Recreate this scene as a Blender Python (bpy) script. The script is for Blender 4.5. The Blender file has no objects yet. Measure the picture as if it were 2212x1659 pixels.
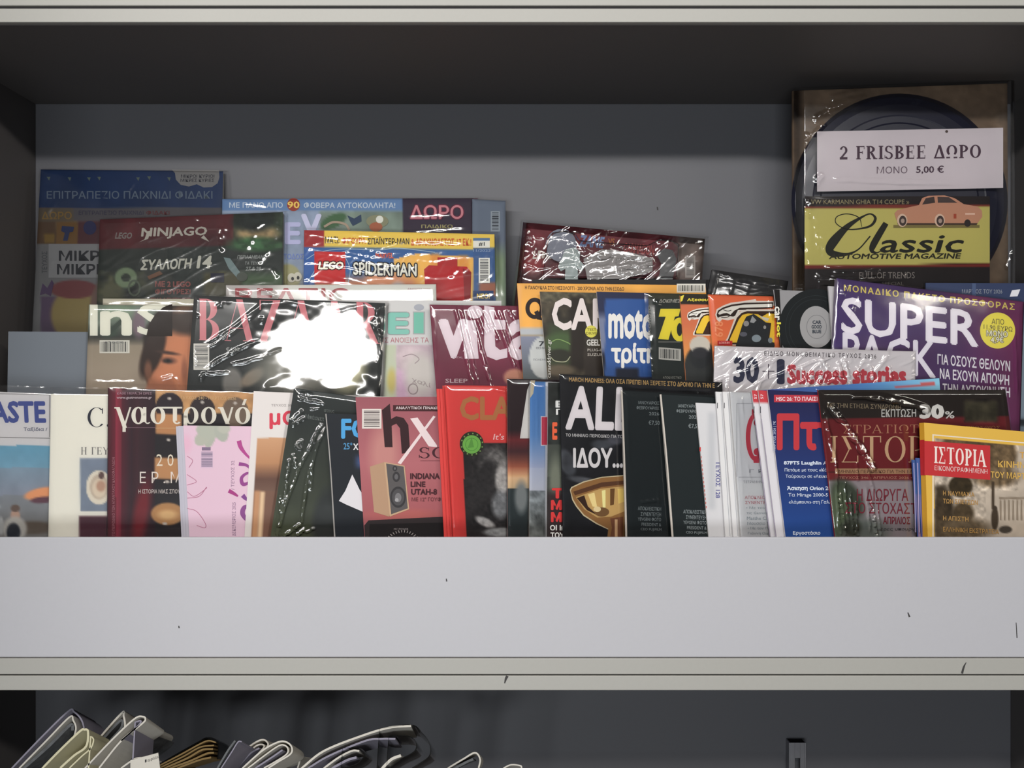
import bpy, math, random
import numpy as np
from mathutils import Vector, Matrix

scene = bpy.context.scene
COL = scene.collection
R = math.radians

# ------------------------------------------------------------------ camera, light, exposure
F = 2200.0; CX, CY = 1106.0, 829.5; ZC = 1.5          # focal length in px of the 2212 px frame, eye height
cam_d = bpy.data.cameras.new('camera'); cam = bpy.data.objects.new('camera', cam_d); COL.objects.link(cam)
cam.location = (0, 0, ZC); cam.rotation_euler = (R(90), 0, 0)
cam_d.sensor_fit = 'HORIZONTAL'; cam_d.sensor_width = 36.0; cam_d.lens = 36.0*F/2212.0
cam_d.clip_start = 0.02; cam_d.clip_end = 50
scene.camera = cam

world = bpy.data.worlds.new('world'); scene.world = world; world.use_nodes = True
wn = world.node_tree.nodes; wl = world.node_tree.links
wn['Background'].inputs[0].default_value = (0.80, 0.86, 1.0, 1); wn['Background'].inputs[1].default_value = 0.045

def area(name, loc, target, sx, sy, power, color):
    d = bpy.data.lights.new(name, 'AREA'); d.shape = 'RECTANGLE'; d.size = sx; d.size_y = sy; d.energy = power; d.color = color
    o = bpy.data.objects.new(name, d); COL.objects.link(o); o.location = loc
    v = Vector(target)-Vector(loc); o.rotation_euler = v.to_track_quat('-Z', 'Y').to_euler()
    return o
LY, LZ = -0.62, 0.70                                  # the tube over the aisle, in front of and above the shelf
area('ceiling_tube_light', (-0.36, LY, ZC+LZ), (-0.15, 1.0, ZC-0.05), 2.3, 0.05, 33, (1.0, 0.975, 0.94))
area('second_tube_light', (1.85, LY, ZC+LZ), (0.3, 1.0, ZC-0.05), 0.7, 0.05, 4.0, (1.0, 0.93, 0.82))
area('low_bounce_fill', (-0.4, -2.6, ZC-0.60), (0.1, 1.1, ZC), 1.2, 0.7, 42, (0.92, 0.97, 1.0))  # added fill, standing in for daylight bounced up off the pavement

scene.view_settings.view_transform = 'Standard'; scene.view_settings.look = 'None'
scene.view_settings.exposure = 0.0; scene.view_settings.gamma = 1.0
scene.view_settings.use_curve_mapping = False
scene.cycles.transparent_max_bounces = 24

# ------------------------------------------------------------------ materials
SAT = 0.86
def ds(c):                                              # greys the print colours: overall haze put into the ink
    c = np.asarray(c, float); g = (c@np.array([.3, .55, .15]))[..., None]; return g+(c-g)*SAT
def s2l(c):
    c = np.asarray(c, float)/255.0
    return np.where(c <= 0.04045, c/12.92, ((c+0.055)/1.055)**2.4)
def mat(name, rgb, rough=0.5, metal=0.0, spec=0.5, noise=0.0, scale=40, bump=0.0):
    m = bpy.data.materials.new(name); m.use_nodes = True; nt = m.node_tree; b = nt.nodes['Principled BSDF']
    lin = s2l(rgb); b.inputs['Base Color'].default_value = (*lin, 1)
    b.inputs['Roughness'].default_value = rough; b.inputs['Metallic'].default_value = metal
    b.inputs['Specular IOR Level'].default_value = spec
    if noise or bump:
        tc = nt.nodes.new('ShaderNodeTexCoord'); n = nt.nodes.new('ShaderNodeTexNoise'); n.inputs['Scale'].default_value = scale
        n.inputs['Detail'].default_value = 4; nt.links.new(tc.outputs['Object'], n.inputs['Vector'])
        if noise:
            mr = nt.nodes.new('ShaderNodeMapRange'); mr.inputs[3].default_value = 1-noise; mr.inputs[4].default_value = 1+noise
            nt.links.new(n.outputs[0], mr.inputs[0])
            mx = nt.nodes.new('ShaderNodeVectorMath'); mx.operation = 'SCALE'; mx.inputs[0].default_value = tuple(lin)
            nt.links.new(mr.outputs[0], mx.inputs['Scale']); nt.links.new(mx.outputs[0], b.inputs['Base Color'])
        if bump:
            bp = nt.nodes.new('ShaderNodeBump'); bp.inputs['Strength'].default_value = bump; bp.inputs['Distance'].default_value = 0.001
            nt.links.new(n.outputs[0], bp.inputs['Height']); nt.links.new(bp.outputs[0], b.inputs['Normal'])
    return m
def print_mat(name, rough, spec):
    m = bpy.data.materials.new(name); m.use_nodes = True; nt = m.node_tree; b = nt.nodes['Principled BSDF']
    a = nt.nodes.new('ShaderNodeVertexColor'); a.layer_name = 'Col'
    nt.links.new(a.outputs[0], b.inputs['Base Color'])
    b.inputs['Roughness'].default_value = rough; b.inputs['Specular IOR Level'].default_value = spec
    n = nt.nodes.new('ShaderNodeTexNoise'); n.inputs['Scale'].default_value = 14; tc = nt.nodes.new('ShaderNodeTexCoord')
    nt.links.new(tc.outputs['Object'], n.inputs['Vector'])
    bp = nt.nodes.new('ShaderNodeBump'); bp.inputs['Strength'].default_value = 0.15; bp.inputs['Distance'].default_value = 0.004
    nt.links.new(n.outputs[0], bp.inputs['Height']); nt.links.new(bp.outputs[0], b.inputs['Normal'])
    return m
def film_mat(name, rough, ior, tint, bump):
    m = bpy.data.materials.new(name); m.use_nodes = True; nt = m.node_tree; nt.nodes.clear()
    out = nt.nodes.new('ShaderNodeOutputMaterial'); mix = nt.nodes.new('ShaderNodeMixShader')
    tr = nt.nodes.new('ShaderNodeBsdfTransparent'); tr.inputs[0].default_value = (*tint, 1)
    gl = nt.nodes.new('ShaderNodeBsdfGlossy'); gl.inputs['Roughness'].default_value = rough
    fr = nt.nodes.new('ShaderNodeFresnel'); fr.inputs['IOR'].default_value = ior
    n = nt.nodes.new('ShaderNodeTexNoise'); n.inputs['Scale'].default_value = 55; n.inputs['Detail'].default_value = 2
    tc = nt.nodes.new('ShaderNodeTexCoord'); bp = nt.nodes.new('ShaderNodeBump')
    bp.inputs['Strength'].default_value = bump; bp.inputs['Distance'].default_value = 0.002
    nt.links.new(tc.outputs['Object'], n.inputs['Vector']); nt.links.new(n.outputs[0], bp.inputs['Height'])
    nt.links.new(bp.outputs[0], gl.inputs['Normal'])
    nt.links.new(fr.outputs[0], mix.inputs[0]); nt.links.new(tr.outputs[0], mix.inputs[1]); nt.links.new(gl.outputs[0], mix.inputs[2])
    nt.links.new(mix.outputs[0], out.inputs[0])
    return m
M_PRINT = print_mat('printed_gloss_paper', 0.42, 0.18)
M_INK = print_mat('printed_ink', 0.5, 0.15)
M_FILM = film_mat('clear_film', 0.10, 1.75, (0.97, 0.97, 0.97), 0.03)
M_FILM2 = film_mat('clear_film_soft', 0.17, 1.75, (0.96, 0.96, 0.96), 0.08)
M_FILM3 = film_mat('clear_film_glare', 0.125, 1.7, (0.97, 0.97, 0.97), 0.03)
M_PAGES = mat('page_edges', (225, 222, 212), 0.8, noise=0.06, scale=600)
M_NEWS = mat('newsprint', (205, 200, 190), 0.9, noise=0.05, scale=90)
M_NEWSD = mat('newsprint_printed', (96, 98, 100), 0.9, noise=0.5, scale=160)

# ------------------------------------------------------------------ mesh helpers
def link_mesh(name, verts, faces, m, parent=None, colors=None, smooth=False):
    me = bpy.data.meshes.new(name); me.from_pydata([tuple(v) for v in verts], [], [tuple(f) for f in faces])
    if colors is not None:
        a = me.color_attributes.new('Col', 'FLOAT_COLOR', 'POINT')
        c = np.ones((len(verts), 4), np.float32); c[:, :3] = colors; a.data.foreach_set('color', c.ravel())
    me.materials.append(m)
    if smooth: me.polygons.foreach_set('use_smooth', [True]*len(me.polygons))
    me.update()
    o = bpy.data.objects.new(name, me); COL.objects.link(o)
    if parent: o.parent = parent
    return o
def grid_faces(nx, ny, off=0):
    i, j = np.meshgrid(np.arange(nx-1), np.arange(ny-1)); a = (j*nx+i+off).ravel()
    return np.stack([a, a+nx, a+nx+1, a+1], 1)
def box_vf(x0, x1, y0, y1, z0, z1):
    v = [(x0,y0,z0),(x1,y0,z0),(x1,y1,z0),(x0,y1,z0),(x0,y0,z1),(x1,y0,z1),(x1,y1,z1),(x0,y1,z1)]
    f = [(0,3,2,1),(4,5,6,7),(0,1,5,4),(1,2,6,5),(2,3,7,6),(3,0,4,7)]
    return v, f
def bevel(o, w, seg=2):
    md = o.modifiers.new('bevel', 'BEVEL'); md.width = w; md.segments = seg; md.limit_method = 'ANGLE'
    return o
def box(name, x0, x1, y0, y1, z0, z1, m, parent=None, bw=0.0):
    v, f = box_vf(x0, x1, y0, y1, z0, z1); o = link_mesh(name, v, f, m, parent)
    if bw: bevel(o, bw)
    return o
def empty(name, loc=(0,0,0)):
    o = bpy.data.objects.new(name, None); COL.objects.link(o); o.location = loc; o.empty_display_size = 0.02
    return o
def tag(o, label=None, cat=None, group=None, kind=None):
    if label: o['label'] = label
    if cat: o['category'] = cat
    if group: o['group'] = group
    if kind: o['kind'] = kind
    return o
def ray(px, py):
    return np.array([(px-CX)/F, 1.0, (CY-py)/F])
def P(px, py, Y):                                      # a photo pixel at depth Y, in world metres
    return np.array([(px-CX)/F*Y, Y, ZC+(CY-py)/F*Y])

# ------------------------------------------------------------------ painting (colour of the print, one cover's glare included)
def hashn(ix, iy, s):
    v = np.sin(ix*127.1+iy*311.7+s*74.7)*43758.5453
    return v-np.floor(v)
def vnoise(x, y, sc, seed=0):
    x = x/sc; y = y/sc; xi = np.floor(x); yi = np.floor(y); fx = x-xi; fy = y-yi
    fx = fx*fx*(3-2*fx); fy = fy*fy*(3-2*fy)
    a = hashn(xi, yi, seed); b = hashn(xi+1, yi, seed); c = hashn(xi, yi+1, seed); d = hashn(xi+1, yi+1, seed)
    return (a*(1-fx)+b*fx)*(1-fy)+(c*(1-fx)+d*fx)*fy
def fbm(x, y, sc, seed=0, o=3):
    r = 0; t = 0; w = 1.0
    for k in range(o): r = r+w*vnoise(x, y, sc/2**k, seed+k*7); t += w; w *= .5
    return r/t
class Cv:
    def __init__(s, x, y, base):
        s.x, s.y = x, y; s.c = np.ones(x.shape+(3,))*np.array(base, float)
    def mix(s, m, col):
        m = np.clip(m, 0, 1)[..., None]; s.c = s.c*(1-m)+np.array(col, float)*m; return s
    def rect(s, x0, y0, x1, y1, col, soft=2.0, r=0.0, it=0.0):
        y = s.y-r*(s.x-x0); x = s.x-it*(s.y-y0)
        m = np.clip((x-x0)/soft+.5, 0, 1)*np.clip((x1-x)/soft+.5, 0, 1)*np.clip((y-y0)/soft+.5, 0, 1)*np.clip((y1-y)/soft+.5, 0, 1)
        return s.mix(m, col)
    def ell(s, cx, cy, rx, ry, col, soft=0.15, rot=0.0, a=1.0):
        ca, sa = math.cos(R(rot)), math.sin(R(rot)); dx, dy = s.x-cx, s.y-cy
        d = np.hypot((dx*ca+dy*sa)/rx, (-dx*sa+dy*ca)/ry)
        return s.mix(a*np.clip((1-d)/soft+.5, 0, 1), col)
    def vg(s, y0, c0, y1, c1, x0=-1e4, x1=1e4):
        t = np.clip((s.y-y0)/(y1-y0), 0, 1)[..., None]
        g = np.array(c0, float)*(1-t)+np.array(c1, float)*t
        m = ((s.y >= y0) & (s.y <= y1) & (s.x >= x0) & (s.x <= x1))[..., None]
        s.c = np.where(m, g, s.c); return s
    def hg(s, x0, c0, x1, c1, y0=-1e4, y1=1e4):
        t = np.clip((s.x-x0)/(x1-x0), 0, 1)[..., None]
        g = np.array(c0, float)*(1-t)+np.array(c1, float)*t
        m = ((s.x >= x0) & (s.x <= x1) & (s.y >= y0) & (s.y <= y1))[..., None]
        s.c = np.where(m, g, s.c); return s
    def noise(s, sc, amp, seed=0, box=None, col=None):
        n = fbm(s.x, s.y, sc, seed)*2-1
        m = np.ones(s.x.shape)
        if box: m = ((s.x >= box[0]) & (s.y >= box[1]) & (s.x <= box[2]) & (s.y <= box[3])).astype(float)
        if col is None: s.c = np.clip(s.c*(1+amp*n*m)[..., None], 0, 255)
        else: s.mix(np.clip(n*amp*3, 0, 1)*m, col)
        return s
    def poly(s, pts, col):
        m = np.zeros(s.x.shape, bool); n = len(pts)
        for i in range(n):
            (xa, ya), (xb, yb) = pts[i], pts[(i+1) % n]
            if ya == yb: continue
            c = ((ya > s.y) != (yb > s.y)) & (s.x < (xb-xa)*(s.y-ya)/(yb-ya)+xa)
            m ^= c
        return s.mix(m.astype(float), col)

# ------------------------------------------------------------------ lettering
_tc = {}
def font_mesh(txt, bold=0.0, space=1.0):
    k = (txt, bold, space)
    if k in _tc: return _tc[k]
    cu = bpy.data.curves.new('t', 'FONT'); cu.body = txt; cu.resolution_u = 2; cu.space_character = space
    cu.dimensions = '2D'; cu.fill_mode = 'BOTH'
    o = bpy.data.objects.new('t', cu); COL.objects.link(o)
    dg = bpy.context.evaluated_depsgraph_get(); me = bpy.data.meshes.new_from_object(o.evaluated_get(dg))
    v = np.zeros(len(me.vertices)*3); me.vertices.foreach_get('co', v); v = v.reshape(-1, 3).copy(); v[:, 2] = 0
    f = [list(p.vertices) for p in me.polygons]
    bpy.data.objects.remove(o); bpy.data.curves.remove(cu); bpy.data.meshes.remove(me)
    if bold > 0:                                        # heavier weight: the outline repeated round a small circle
        n = len(v); b = bold*.75; sh = [(0, 0), (b, 0), (-b, 0), (0, b), (0, -b)]+([(b*.7, b*.7), (-b*.7, b*.7), (b*.7, -b*.7), (-b*.7, -b*.7)] if bold > .03 else [])
        f = [[i+q*n for i in p] for q in range(len(sh)) for p in f]; v = np.concatenate([v+np.array([d[0], d[1], k_]) for k_, d in enumerate(sh)])
    _tc[k] = (v, f); return _tc[k]
# a small serif alphabet: thick stems, thin bars, swelling bowls
def serif_mesh(txt, T=0.17, t=0.05, S=0.07, gap=0.12):
    V = []; Fc = []
    def quad(a, b, c, d):
        n = len(V); k_ = len(Fc) % 11; V.extend([(*q_, k_) for q_ in (a, b, c, d)]); Fc.append([n, n+1, n+2, n+3])
    x = 0.0
    for ch in txt:
        o = x
        def rc(x0, y0, x1, y1): quad((o+x0, y0), (o+x1, y0), (o+x1, y1), (o+x0, y1))
        def stem(x0, y0=0.0, y1=1.0, w=T, sb=1, st=1):
            rc(x0, y0, x0+w, y1)
            if sb: rc(x0-S, y0, x0+w+S, y0+t)
            if st: rc(x0-S, y1-t, x0+w+S, y1)
        def dg(x0, y0, x1, y1, w): quad((o+x0, y0), (o+x0+w, y0), (o+x1+w, y1), (o+x1, y1))
        def ring(cx, cy, rx, ry, a0=0, a1=360, w=T, h=t, n=22):
            for k in range(n):
                p, q = R(a0+(a1-a0)*k/n), R(a0+(a1-a0)*(k+1)/n)
                e = lambda a, X, Y: (o+cx+X*math.cos(a), cy+Y*math.sin(a))
                quad(e(p, rx, ry), e(q, rx, ry), e(q, rx-w, ry-h), e(p, rx-w, ry-h))
        W = .7
        if ch in 'AΑ': dg(0, 0, .34, 1, t*1.3); dg(.62, 0, .30, 1, T); rc(.12, .30, .6, .30+t); rc(-.05, 0, .15, t); rc(.52, 0, .88, t); W = .82
        elif ch in 'Δ': dg(0, 0, .34, 1, t*1.6); dg(.60, 0, .30, 1, T); rc(0, 0, .77, t*1.4); W = .78
        elif ch in 'Λ': dg(0, 0, .34, 1, t*1.3); dg(.62, 0, .30, 1, T); W = .8
        elif ch in 'BΒ': stem(.07); ring(.24, .745, .36, .255, -90, 90); ring(.24, .26, .42, .26, -90, 90); W = .68
        elif ch in 'C': ring(.38, .5, .38, .5, 48, 318); rc(.60, .68, .64, .95); W = .68
        elif ch in 'EΕ': stem(.07); rc(.07, 1-t, .6, 1); rc(.07, 0, .62, t); rc(.1, .48, .48, .48+t); rc(.56, .76, .6, 1); rc(.58, 0, .62, .26); rc(.44, .38, .48, .64); W = .68
        elif ch == 'F': stem(.07); rc(.07, 1-t, .6, 1); rc(.1, .48, .48, .48+t); rc(.56, .76, .6, 1); rc(.44, .38, .48, .64); W = .62
        elif ch in 'Γ': stem(.07); rc(.07, 1-t, .6, 1); rc(.56, .72, .6, 1); W = .62
        elif ch in 'HΗ': stem(.07); stem(.56); rc(.1, .48, .6, .48+t); W = .80
        elif ch in 'IΙ': stem(.07); W = .31
        elif ch in 'KΚ': stem(.07); dg(.2, .42, .58, 1, t*1.3); dg(.58, 0, .26, .55, T); rc(.5, 0, .82, t); W = .80
        elif ch in 'OΟΘ': ring(.4, .5, .4, .5); W = .8
        elif ch in 'PΡ': stem(.07); ring(.24, .72, .40, .28, -90, 90); W = .66
        elif ch in 'R': stem(.07); ring(.24, .74, .38, .26, -90, 90); dg(.54, 0, .26, .5, T); rc(.5, 0, .80, t); W = .78
        elif ch in 'S': ring(.3, .74, .27, .26, 30, 270, T*.8, t); ring(.3, .26, .30, .27, -160, 90, T*.8, t); rc(.52, .7, .56, .95); rc(.0, .05, .04, .3); W = .62
        elif ch in 'TΤ': stem(.27, st=0); rc(0, 1-t, .70, 1); rc(0, .76, .04, 1); rc(.66, .76, .70, 1); W = .72
        elif ch in 'ZΖ': rc(0, 1-t, .6, 1); rc(0, 0, .62, t); dg(0, 0, .42, 1, T*1.1); rc(0, .76, .04, 1); rc(.58, 0, .62, .25); W = .66
        elif ch in 'Σ': rc(0, 1-t, .62, 1); rc(0, 0, .64, t); dg(.26, .5, .02, 1, T); dg(.02, 0, .28, .52, t*1.3); rc(.58, .74, .62, 1); rc(.60, 0, .64, .26); W = .70
        elif ch in 'Ω': ring(.4, .58, .39, .42, -50, 230); rc(.0, 0, .27, t*1.5); rc(.53, 0, .8, t*1.5); W = .82
        elif ch in 'YΥ': stem(.3, 0, .5, st=0); dg(.3, .45, .02, 1, T); dg(.40, .45, .66, 1, t*1.2); W = .74
        elif ch in 'NΝ': stem(.07, w=t*1.3); stem(.66, w=t*1.3); dg(.58, 0, .07, 1, T); W = .84
        elif ch == '2': ring(.3, .70, .28, .30, -30, 170, T*.9, t); dg(.02, .1, .40, .58, T*.9); rc(.02, 0, .58, t*2.4); W = .64
        elif ch == '.': ring(.09, .09, .09, .09, w=.09, h=.09); W = .2
        # lower-case greek
        elif ch == 'γ': dg(.33, -.15, .02, .68, T); dg(.38, -.05, .62, .68, t*1.4); rc(.32, -.32, .46, -.1); rc(-.03, .62, .2, .68); W = .66
        elif ch == 'α': ring(.3, .34, .3, .35); rc(.50, .08, .50+T*.8, .68); ring(.70, .12, .13, .12, 180, 330, .06, .05); W = .78
        elif ch == 'σ': ring(.32, .34, .32, .35); rc(.3, .62, .78, .69); W = .72
        elif ch == 'τ': rc(0, .62, .6, .69); rc(.2, .12, .2+T, .66); ring(.38, .14, .18, .15, 180, 330, .1, .06); W = .6
        elif ch == 'ρ': ring(.34, .34, .32, .35); rc(.02, -.3, .02+T*.9, .36); W = .72
        elif ch == 'ο': ring(.34, .34, .33, .35); W = .72
        elif ch == 'ό': ring(.34, .34, .33, .35); dg(.30, .76, .40, 1.0, .12); W = .72
        elif ch == 'ν': dg(.3, 0, .02, .68, T); dg(.34, 0, .55, .68, t*1.6); rc(-.03, .62, .2, .68); W = .66
        elif ch == 'μ': rc(.0, -.3, T*.9, .68); rc(.42, 0, .42+T*.9, .68); ring(.3, .14, .22, .15, 180, 360, .1, .08); W = .66
        elif ch == ' ': W = .34
        x += W+gap
    return np.array(V), Fc
def smooth_path(pts, n=8):
    pts = [np.array(p, float) for p in pts]
    if len(pts) < 3: n = 1
    q = [2*pts[0]-pts[1]]+pts+[2*pts[-1]-pts[-2]]; out = []
    for i in range(1, len(q)-2):
        for k in range(n):
            t = k/n; a, b, c, d = q[i-1], q[i], q[i+1], q[i+2]
            out.append(.5*((2*b)+(-a+c)*t+(2*a-5*b+4*c-d)*t*t+(-a+3*b-3*c+d)*t**3))
    out.append(pts[-1]); return np.array(out)
def stroke_mesh(pts, w):                                # pts: (x, y[, width]) in photo px
    p = smooth_path([(q[0], q[1], (q[2] if len(q) > 2 else w)) for q in pts])
    d = np.gradient(p[:, :2], axis=0); L = np.hypot(d[:, 0], d[:, 1])+1e-9; nrm = np.stack([-d[:, 1]/L, d[:, 0]/L], 1)
    a = p[:, :2]+nrm*p[:, 2:]/2; b = p[:, :2]-nrm*p[:, 2:]/2; n = len(p)
    return np.concatenate([a, b]), [[i, i+1, n+i+1, n+i] for i in range(n-1)]
class Ink:
    """flat print of one surface, authored in photo px: layers of coloured polygons"""
    def __init__(s): s.items = []; s.g = 0              # (part name, verts px, faces, colour, line)
    def add(s, part, v, f, col): s.items.append((part, np.asarray(v, float), f, col, s.g if 'lettering' in part else 0)); return s
    def text(s, txt, x0, y0, x1, y1, col, bold=0.0, r=0.0, it=0.0, rot=0, serif=False, part='lettering', T=.17, t=.05, S=.07, gap=.12, sp=1.0, out=None, ow=3):
        v, f = serif_mesh(txt, T, t, S, gap) if serif else font_mesh(txt, bold, sp)
        s.g += 1; v = v.copy()
        if len(v) == 0: return s
        zl = v[:, 2].copy(); v = v[:, :2]
        if rot == 90: v = np.stack([-v[:, 1], v[:, 0]], 1)      # reads bottom to top
        if rot == -90: v = np.stack([v[:, 1], -v[:, 0]], 1)
        mn, mx = v.min(0), v.max(0); q = (v-mn)/np.maximum(mx-mn, 1e-6)
        X = x0+q[:, 0]*(x1-x0); Y = y1-q[:, 1]*(y1-y0)
        X = X+it*(y1-Y); Y = Y+r*(X-x0)
        if out is not None:
            for dx, dy in ((-1,0),(1,0),(0,-1),(0,1),(.7,.7),(-.7,.7),(.7,-.7),(-.7,-.7)):
                s.add(part, np.stack([X+dx*ow, Y+dy*ow], 1), f, out)
        return s.add(part, np.stack([X, Y, zl], 1), f, col)
    def poly(s, pts, col, part='printed_artwork'): return s.add(part, pts, [list(range(len(pts)))], col)
    def rect(s, x0, y0, x1, y1, col, r=0.0, it=0.0, part='printed_artwork'):
        return s.poly([(x0+it*(y1-y0), y0), (x1+it*(y1-y0), y0+r*(x1-x0)), (x1, y1+r*(x1-x0)), (x0, y1)], col, part)
    def ell(s, cx, cy, rx, ry, col, part='printed_artwork', n=36, rot=0):
        ca, sa = math.cos(R(rot)), math.sin(R(rot))
        return s.poly([(cx+rx*math.cos(a)*ca-ry*math.sin(a)*sa, cy+rx*math.cos(a)*sa+ry*math.sin(a)*ca) for a in np.linspace(0, 2*math.pi, n, endpoint=False)], col, part)
    def ringe(s, cx, cy, rx, ry, w, col, part='printed_artwork', a0=0, a1=360, n=40):
        a = np.radians(np.linspace(a0, a1, n)); o = np.stack([cx+rx*np.cos(a), cy+ry*np.sin(a)], 1); i = np.stack([cx+(rx-w)*np.cos(a), cy+(ry-w)*np.sin(a)], 1)
        return s.add(part, np.concatenate([o, i]), [[k, k+1, n+k+1, n+k] for k in range(n-1)], col)
    def stroke(s, pts, w, col, part='printed_artwork'):
        v, f = stroke_mesh(pts, w); return s.add(part, v, f, col)
    def bars(s, x0, y0, x1, y1, col=(30,30,30), bg=(225,225,220), vert=True, r=0.0, seed=1, pad=3):
        s.rect(x0, y0, x1, y1, bg, r=r, part='barcode'); rn = random.Random(seed); V = []; Fc = []
        a0, a1 = (x0+pad, x1-pad) if vert else (y0+pad, y1-pad); a = a0
        while a < a1-1:
            w = rn.choice((1.0, 1.0, 1.6, 2.4)); w = min(w, a1-a); n = len(V)
            if vert:
                yy = r*(a-x0); V += [(a, y0+pad+yy), (a+w, y0+pad+yy), (a+w, y1-pad+yy), (a, y1-pad+yy)]
            else: V += [(x0+pad, a), (x1-pad, a), (x1-pad, a+w), (x0+pad, a+w)]
            Fc.append([n, n+1, n+2, n+3]); a += w+rn.choice((1.0, 1.4, 2.0))
        return s.add('barcode', V, Fc, col)

# ------------------------------------------------------------------ a printed, optionally bagged, standing item
PLACED = []
class Item:
    """rectangular standing item; TL, TR = ends of its top edge and BL = a point low on its left edge, as photo px"""
    def __init__(s, name, TL, TR, BL, Y, yaw, lean, base, t, label, cat, group=None, clear=0.001, minY=0.0, fit=True):
        s.t = t; s.clear = clear
        y, l = R(yaw), R(lean); n = np.array([math.sin(y)*math.cos(l), -math.cos(y)*math.cos(l), math.sin(l)])
        def solve(Y):
            s.n = n; s.o = P(TL[0], TL[1], Y); s.TL = s.o
            s.TR = s.hit(*TR); bl = s.hit(*BL)
            s.u = (s.TR-s.TL); s.w = np.linalg.norm(s.u); s.u = s.u/s.w
            d = (bl-s.TL); s.v = -d/np.linalg.norm(d)
            zl = min(s.TL[2], s.TR[2]); s.h = (zl-base-.0006-t*math.sin(l))/s.v[2]
        solve(Y)
        if fit:
            for it in range(200):
                c = s.clash()
                if c <= 0: break
                Y -= max(c, 0.0002); solve(Y)
        s.Y = Y
        PLACED.append(s)
        s.root = empty(name)
        uo = s.u; no = -s.n                      # local: x along width, y into depth, z up the cover
        z = np.cross(uo, no); z /= np.linalg.norm(z)
        base_pt = s.TL-s.v*s.h+s.u*s.w/2-s.n*s.t/2
        Mx = Matrix(((uo[0], no[0], z[0], base_pt[0]), (uo[1], no[1], z[1], base_pt[1]), (uo[2], no[2], z[2], base_pt[2]), (0, 0, 0, 1)))
        s.root.matrix_world = Mx; s.Mi = np.array(Mx.inverted())
        tag(s.root, label, cat, group)
    def hit(s, px, py):
        d = ray(px, py); o = np.array([0, 0, ZC]); k = np.dot(s.n, s.o-o)/np.dot(s.n, d); return o+d*k
    def depth(s, px, py, off=0.0):               # Y where the ray meets the plane moved off along the normal
        d = ray(px, py); o = np.array([0, 0, ZC]); k = np.dot(s.n, s.o+s.n*off-o)/np.dot(s.n, d); return k
    def quad_px(s, m=0.0):
        pts = [s.TL, s.TR, s.TR-s.v*s.h, s.TL-s.v*s.h]
        return [(CX+F*p[0]/p[1], CY-F*(p[2]-ZC)/p[1]) for p in pts]
    def clash(s):
        q = s.quad_px(); worst = -1
        for p in PLACED:
            g = p.quad_px()
            if p.TR[0] < s.TL[0]-.03 or p.TL[0] > s.TR[0]+.03: continue
            for a in np.linspace(0, 1, 9):
                for b in np.linspace(0, 1, 9):
                    top = (q[0][0]*(1-a)+q[1][0]*a, q[0][1]*(1-a)+q[1][1]*a); bot = (q[3][0]*(1-a)+q[2][0]*a, q[3][1]*(1-a)+q[2][1]*a)
                    x, y = top[0]*(1-b)+bot[0]*b, top[1]*(1-b)+bot[1]*b
                    inside = True; sg = None
                    for i in range(4):
                        (xa, ya), (xb, yb) = g[i], g[(i+1) % 4]
                        c = (xb-xa)*(y-ya)-(yb-ya)*(x-xa)
                        if sg is None: sg = c > 0
                        elif (c > 0) != sg: inside = False; break
                    if inside: worst = max(worst, s.depth(x, y, -s.t)-p.depth(x, y, p.clear)+0.0003)
        return worst
    def loc(s, a, b, off=0.0):                   # a along width (m), b down from the top (m), off toward the viewer
        a = np.asarray(a, float); b = np.asarray(b, float)
        off = np.broadcast_to(np.asarray(off, float), a.shape)
        W = s.TL+a[..., None]*s.u-b[..., None]*s.v+off[..., None]*s.n
        return W
    def tolocal(s, W):
        W = W.reshape(-1, 3); return W@s.Mi[:3, :3].T+s.Mi[:3, 3]
    def px(s, W): return CX+F*W[..., 0]/W[..., 1], CY-F*(W[..., 2]-ZC)/W[..., 1]
    def from_px(s, x, y, off=0.0):               # photo px -> point on the cover
        d = np.stack([(x-CX)/F, np.ones_like(x), (CY-y)/F], -1); o = np.array([0, 0, ZC])
        k = (np.dot(s.n, s.o-o)+off)/(d@s.n); return o+d*k[..., None]
    def lines(s, vis, step):
        m = step/F*s.Y; nu = max(2, int(s.w/m)+1); a = np.linspace(0, s.w, nu)
        hv = min(s.h, max(0.02, (vis-s.quad_px()[0][1])/F*s.Y*1.04)); b = np.linspace(0, hv, max(2, int(hv/m)+1))
        if hv < s.h-1e-4: b = np.concatenate([b, np.linspace(hv, s.h, 4)[1:]])
        return a, b
    def cover(s, paint, vis, step=3.0, gain=1.25, spine=None, back=(120,120,120), name='cover', bow=0.0):
        a, b = s.lines(vis, step); A, B = np.meshgrid(a, b); W = s.loc(A, B); x, y = s.px(W)
        rgb = paint(x, y) if callable(paint) else paint; rgb = rgb.c if isinstance(rgb, Cv) else np.broadcast_to(np.array(rgb, float), x.shape+(3,))
        col = np.clip(s2l(np.clip(ds(rgb), 0, 255))*gain, 0, 0.9).reshape(-1, 3)
        v = s.tolocal(W); f = grid_faces(len(a), len(b)).tolist(); nv = len(v)
        # spine strip and back cover
        th = s.t; e = []
        for (aa, bb, oo) in ((0, 0, 0), (0, s.h, 0), (0, s.h, -th), (0, 0, -th), (0, 0, -th), (0, s.h, -th), (s.w, s.h, -th), (s.w, 0, -th)):
            e.append(s.loc(np.array(aa), np.array(bb), oo))
        v = np.concatenate([v, s.tolocal(np.array(e))]); f += [[nv, nv+3, nv+2, nv+1], [nv+4, nv+7, nv+6, nv+5]]
        sc = np.clip(s2l(spine if spine else tuple(rgb.reshape(-1, 3)[len(a)*3]))*gain, 0, .9); bc = s2l(back)
        col = np.concatenate([col, np.repeat(sc[None], 4, 0), np.repeat(bc[None], 4, 0)])
        s.gain = gain
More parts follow.
